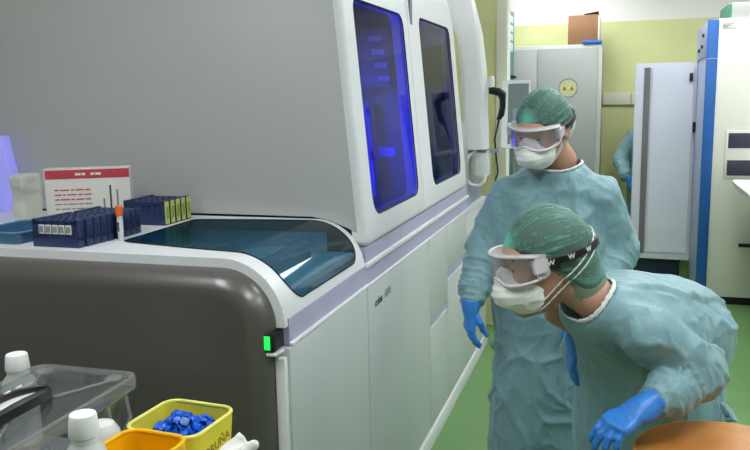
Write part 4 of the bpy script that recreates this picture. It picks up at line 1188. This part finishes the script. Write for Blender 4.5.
# handle: black arched oval with a pale insert
hl = MB(); N_ = 40
def ov(t, k, dz): 
    x, y = math.cos(t)*.033*k, math.sin(t)*.105*(.75+.25*k); return Bm @ Vector((x+.012, y-.035, ZL+.012+dz+.012*math.cos(math.sin(t)*1.4)))
hl.loops([[ov(2*PI*i/N_, 1, -.018) for i in range(N_)], [ov(2*PI*i/N_, 1, 0) for i in range(N_)], [ov(2*PI*i/N_, .86, .005) for i in range(N_)], [ov(2*PI*i/N_, .62, .004) for i in range(N_)], [ov(2*PI*i/N_, .58, -.016) for i in range(N_)]], True, False, False)
hh = hl.build('handle', M['black'], cbx2)
MB().loops([[ov(2*PI*i/N_, .59, -.012) for i in range(N_)], [ov(2*PI*i/N_, .59, -.006) for i in range(N_)]]).build('handle_insert', M['card_white'], hh)
for k in range(5):
    y = -.09+.03*k
    MB().tube([Bm @ Vector((-.012, y-.02, ZL+.030)), Bm @ Vector((-.013, y-.005, ZL+.030))], .0022, 6).build('grip_notch', M['label'], hh)
# side latch on the right-hand long side
for yy in (-.10, .13):
    pts_ = [Bm @ Vector((.123, yy-.03, ZL-.03)), Bm @ Vector((.130, yy-.03, ZL-.075)), Bm @ Vector((.128, yy-.012, ZL-.095)), Bm @ Vector((.128, yy+.012, ZL-.095)), Bm @ Vector((.130, yy+.03, ZL-.075)), Bm @ Vector((.123, yy+.03, ZL-.03))]
    MB().tube(pts_, .004, 6).build('latch', M['clear_rim'], cbx2)
tg = put(MB().poly([Bm @ Vector((x, y, TT+.006)) for x, y in rrect(.15, .28, .01, 3)], (0, 0, .05)).build('blue_pack', mat('pale_blue_pack', (120, 150, 180), .6)), (-1.078, 1.15, TT+.006))
tag(tg, 'pale blue pack lying inside the clear storage box', 'pack')

# crumpled tissue by the tub
V, F = nets(lambda P: smin(smax(cone(P, (-.677, 1.20, .94), (-.653, 1.235, .995), .035, .012), -(P[..., 2]-TT-.002), .004), smin(cone(P, (-.667, 1.20, .96), (-.615, 1.215, 1.000), .026, .006), cone(P, (-.665, 1.21, TT+.03), (-.670, 1.205, .95), .03, .03), .015), .01), (-.745, 1.13, TT-.02), (-.555, 1.29, 1.04), .0045, 1)
N = vnormals(V, F); V = V+N*(.005*ridge(vnoise(V*np.array((45, 45, 30)), 6)))[:, None]
V[:, 2] = np.maximum(V[:, 2], TT+.0008)
ts = mesh_obj('tissue', V, F, M['tissue'], None, True, (-.665, 1.21, TT)); tag(ts, 'crumpled white tissue beside the yellow tub at the bottom edge', 'tissue')

# round stool, lower right
stl = thing('round_stool', 'round orange-brown wooden stool in the lower right corner', 'stool', (.236, 1.745, 0))
SX, SY, SZ = .262, 1.782, .816
MB().lathe([(.19, SZ-.030), (.207, SZ-.026), (.212, SZ-.014), (.212, SZ-.005), (.208, SZ-.001), (.198, SZ)], (SX, SY, 0), 64).build('seat', M['wood'], stl)
MB().lathe([(.2118, SZ-.022), (.2128, SZ-.012), (.2125, SZ-.004), (.207, SZ+.0006), (.203, SZ+.0004)], (SX, SY, 0), 64, capa=False, capb=False).build('seat_edge', M['wood_edge'], stl)
MB().lathe([(.03, .06), (.03, SZ-.03)], (SX, SY, 0), 20).build('column', M['steel'], stl)
for k in range(5):
    a = 2*PI*k/5+.3
    MB().tube([(SX, SY, .075), (SX+.2*math.cos(a), SY+.2*math.sin(a), .055)], [.02, .014], 8).build('leg', M['steel'], stl)
    MB().lathe([(.024, -.01), (.026, 0), (.024, .01)], (SX+.2*math.cos(a), SY+.2*math.sin(a), .0265), 14, 'x').build('castor', M['black'], stl)
w = bpy.data.worlds.new('world'); sc.world = w; w.use_nodes = True
w.node_tree.nodes['Background'].inputs[0].default_value = (.9, .95, 1, 1); w.node_tree.nodes['Background'].inputs[1].default_value = .05
sc.view_settings.exposure = 0.
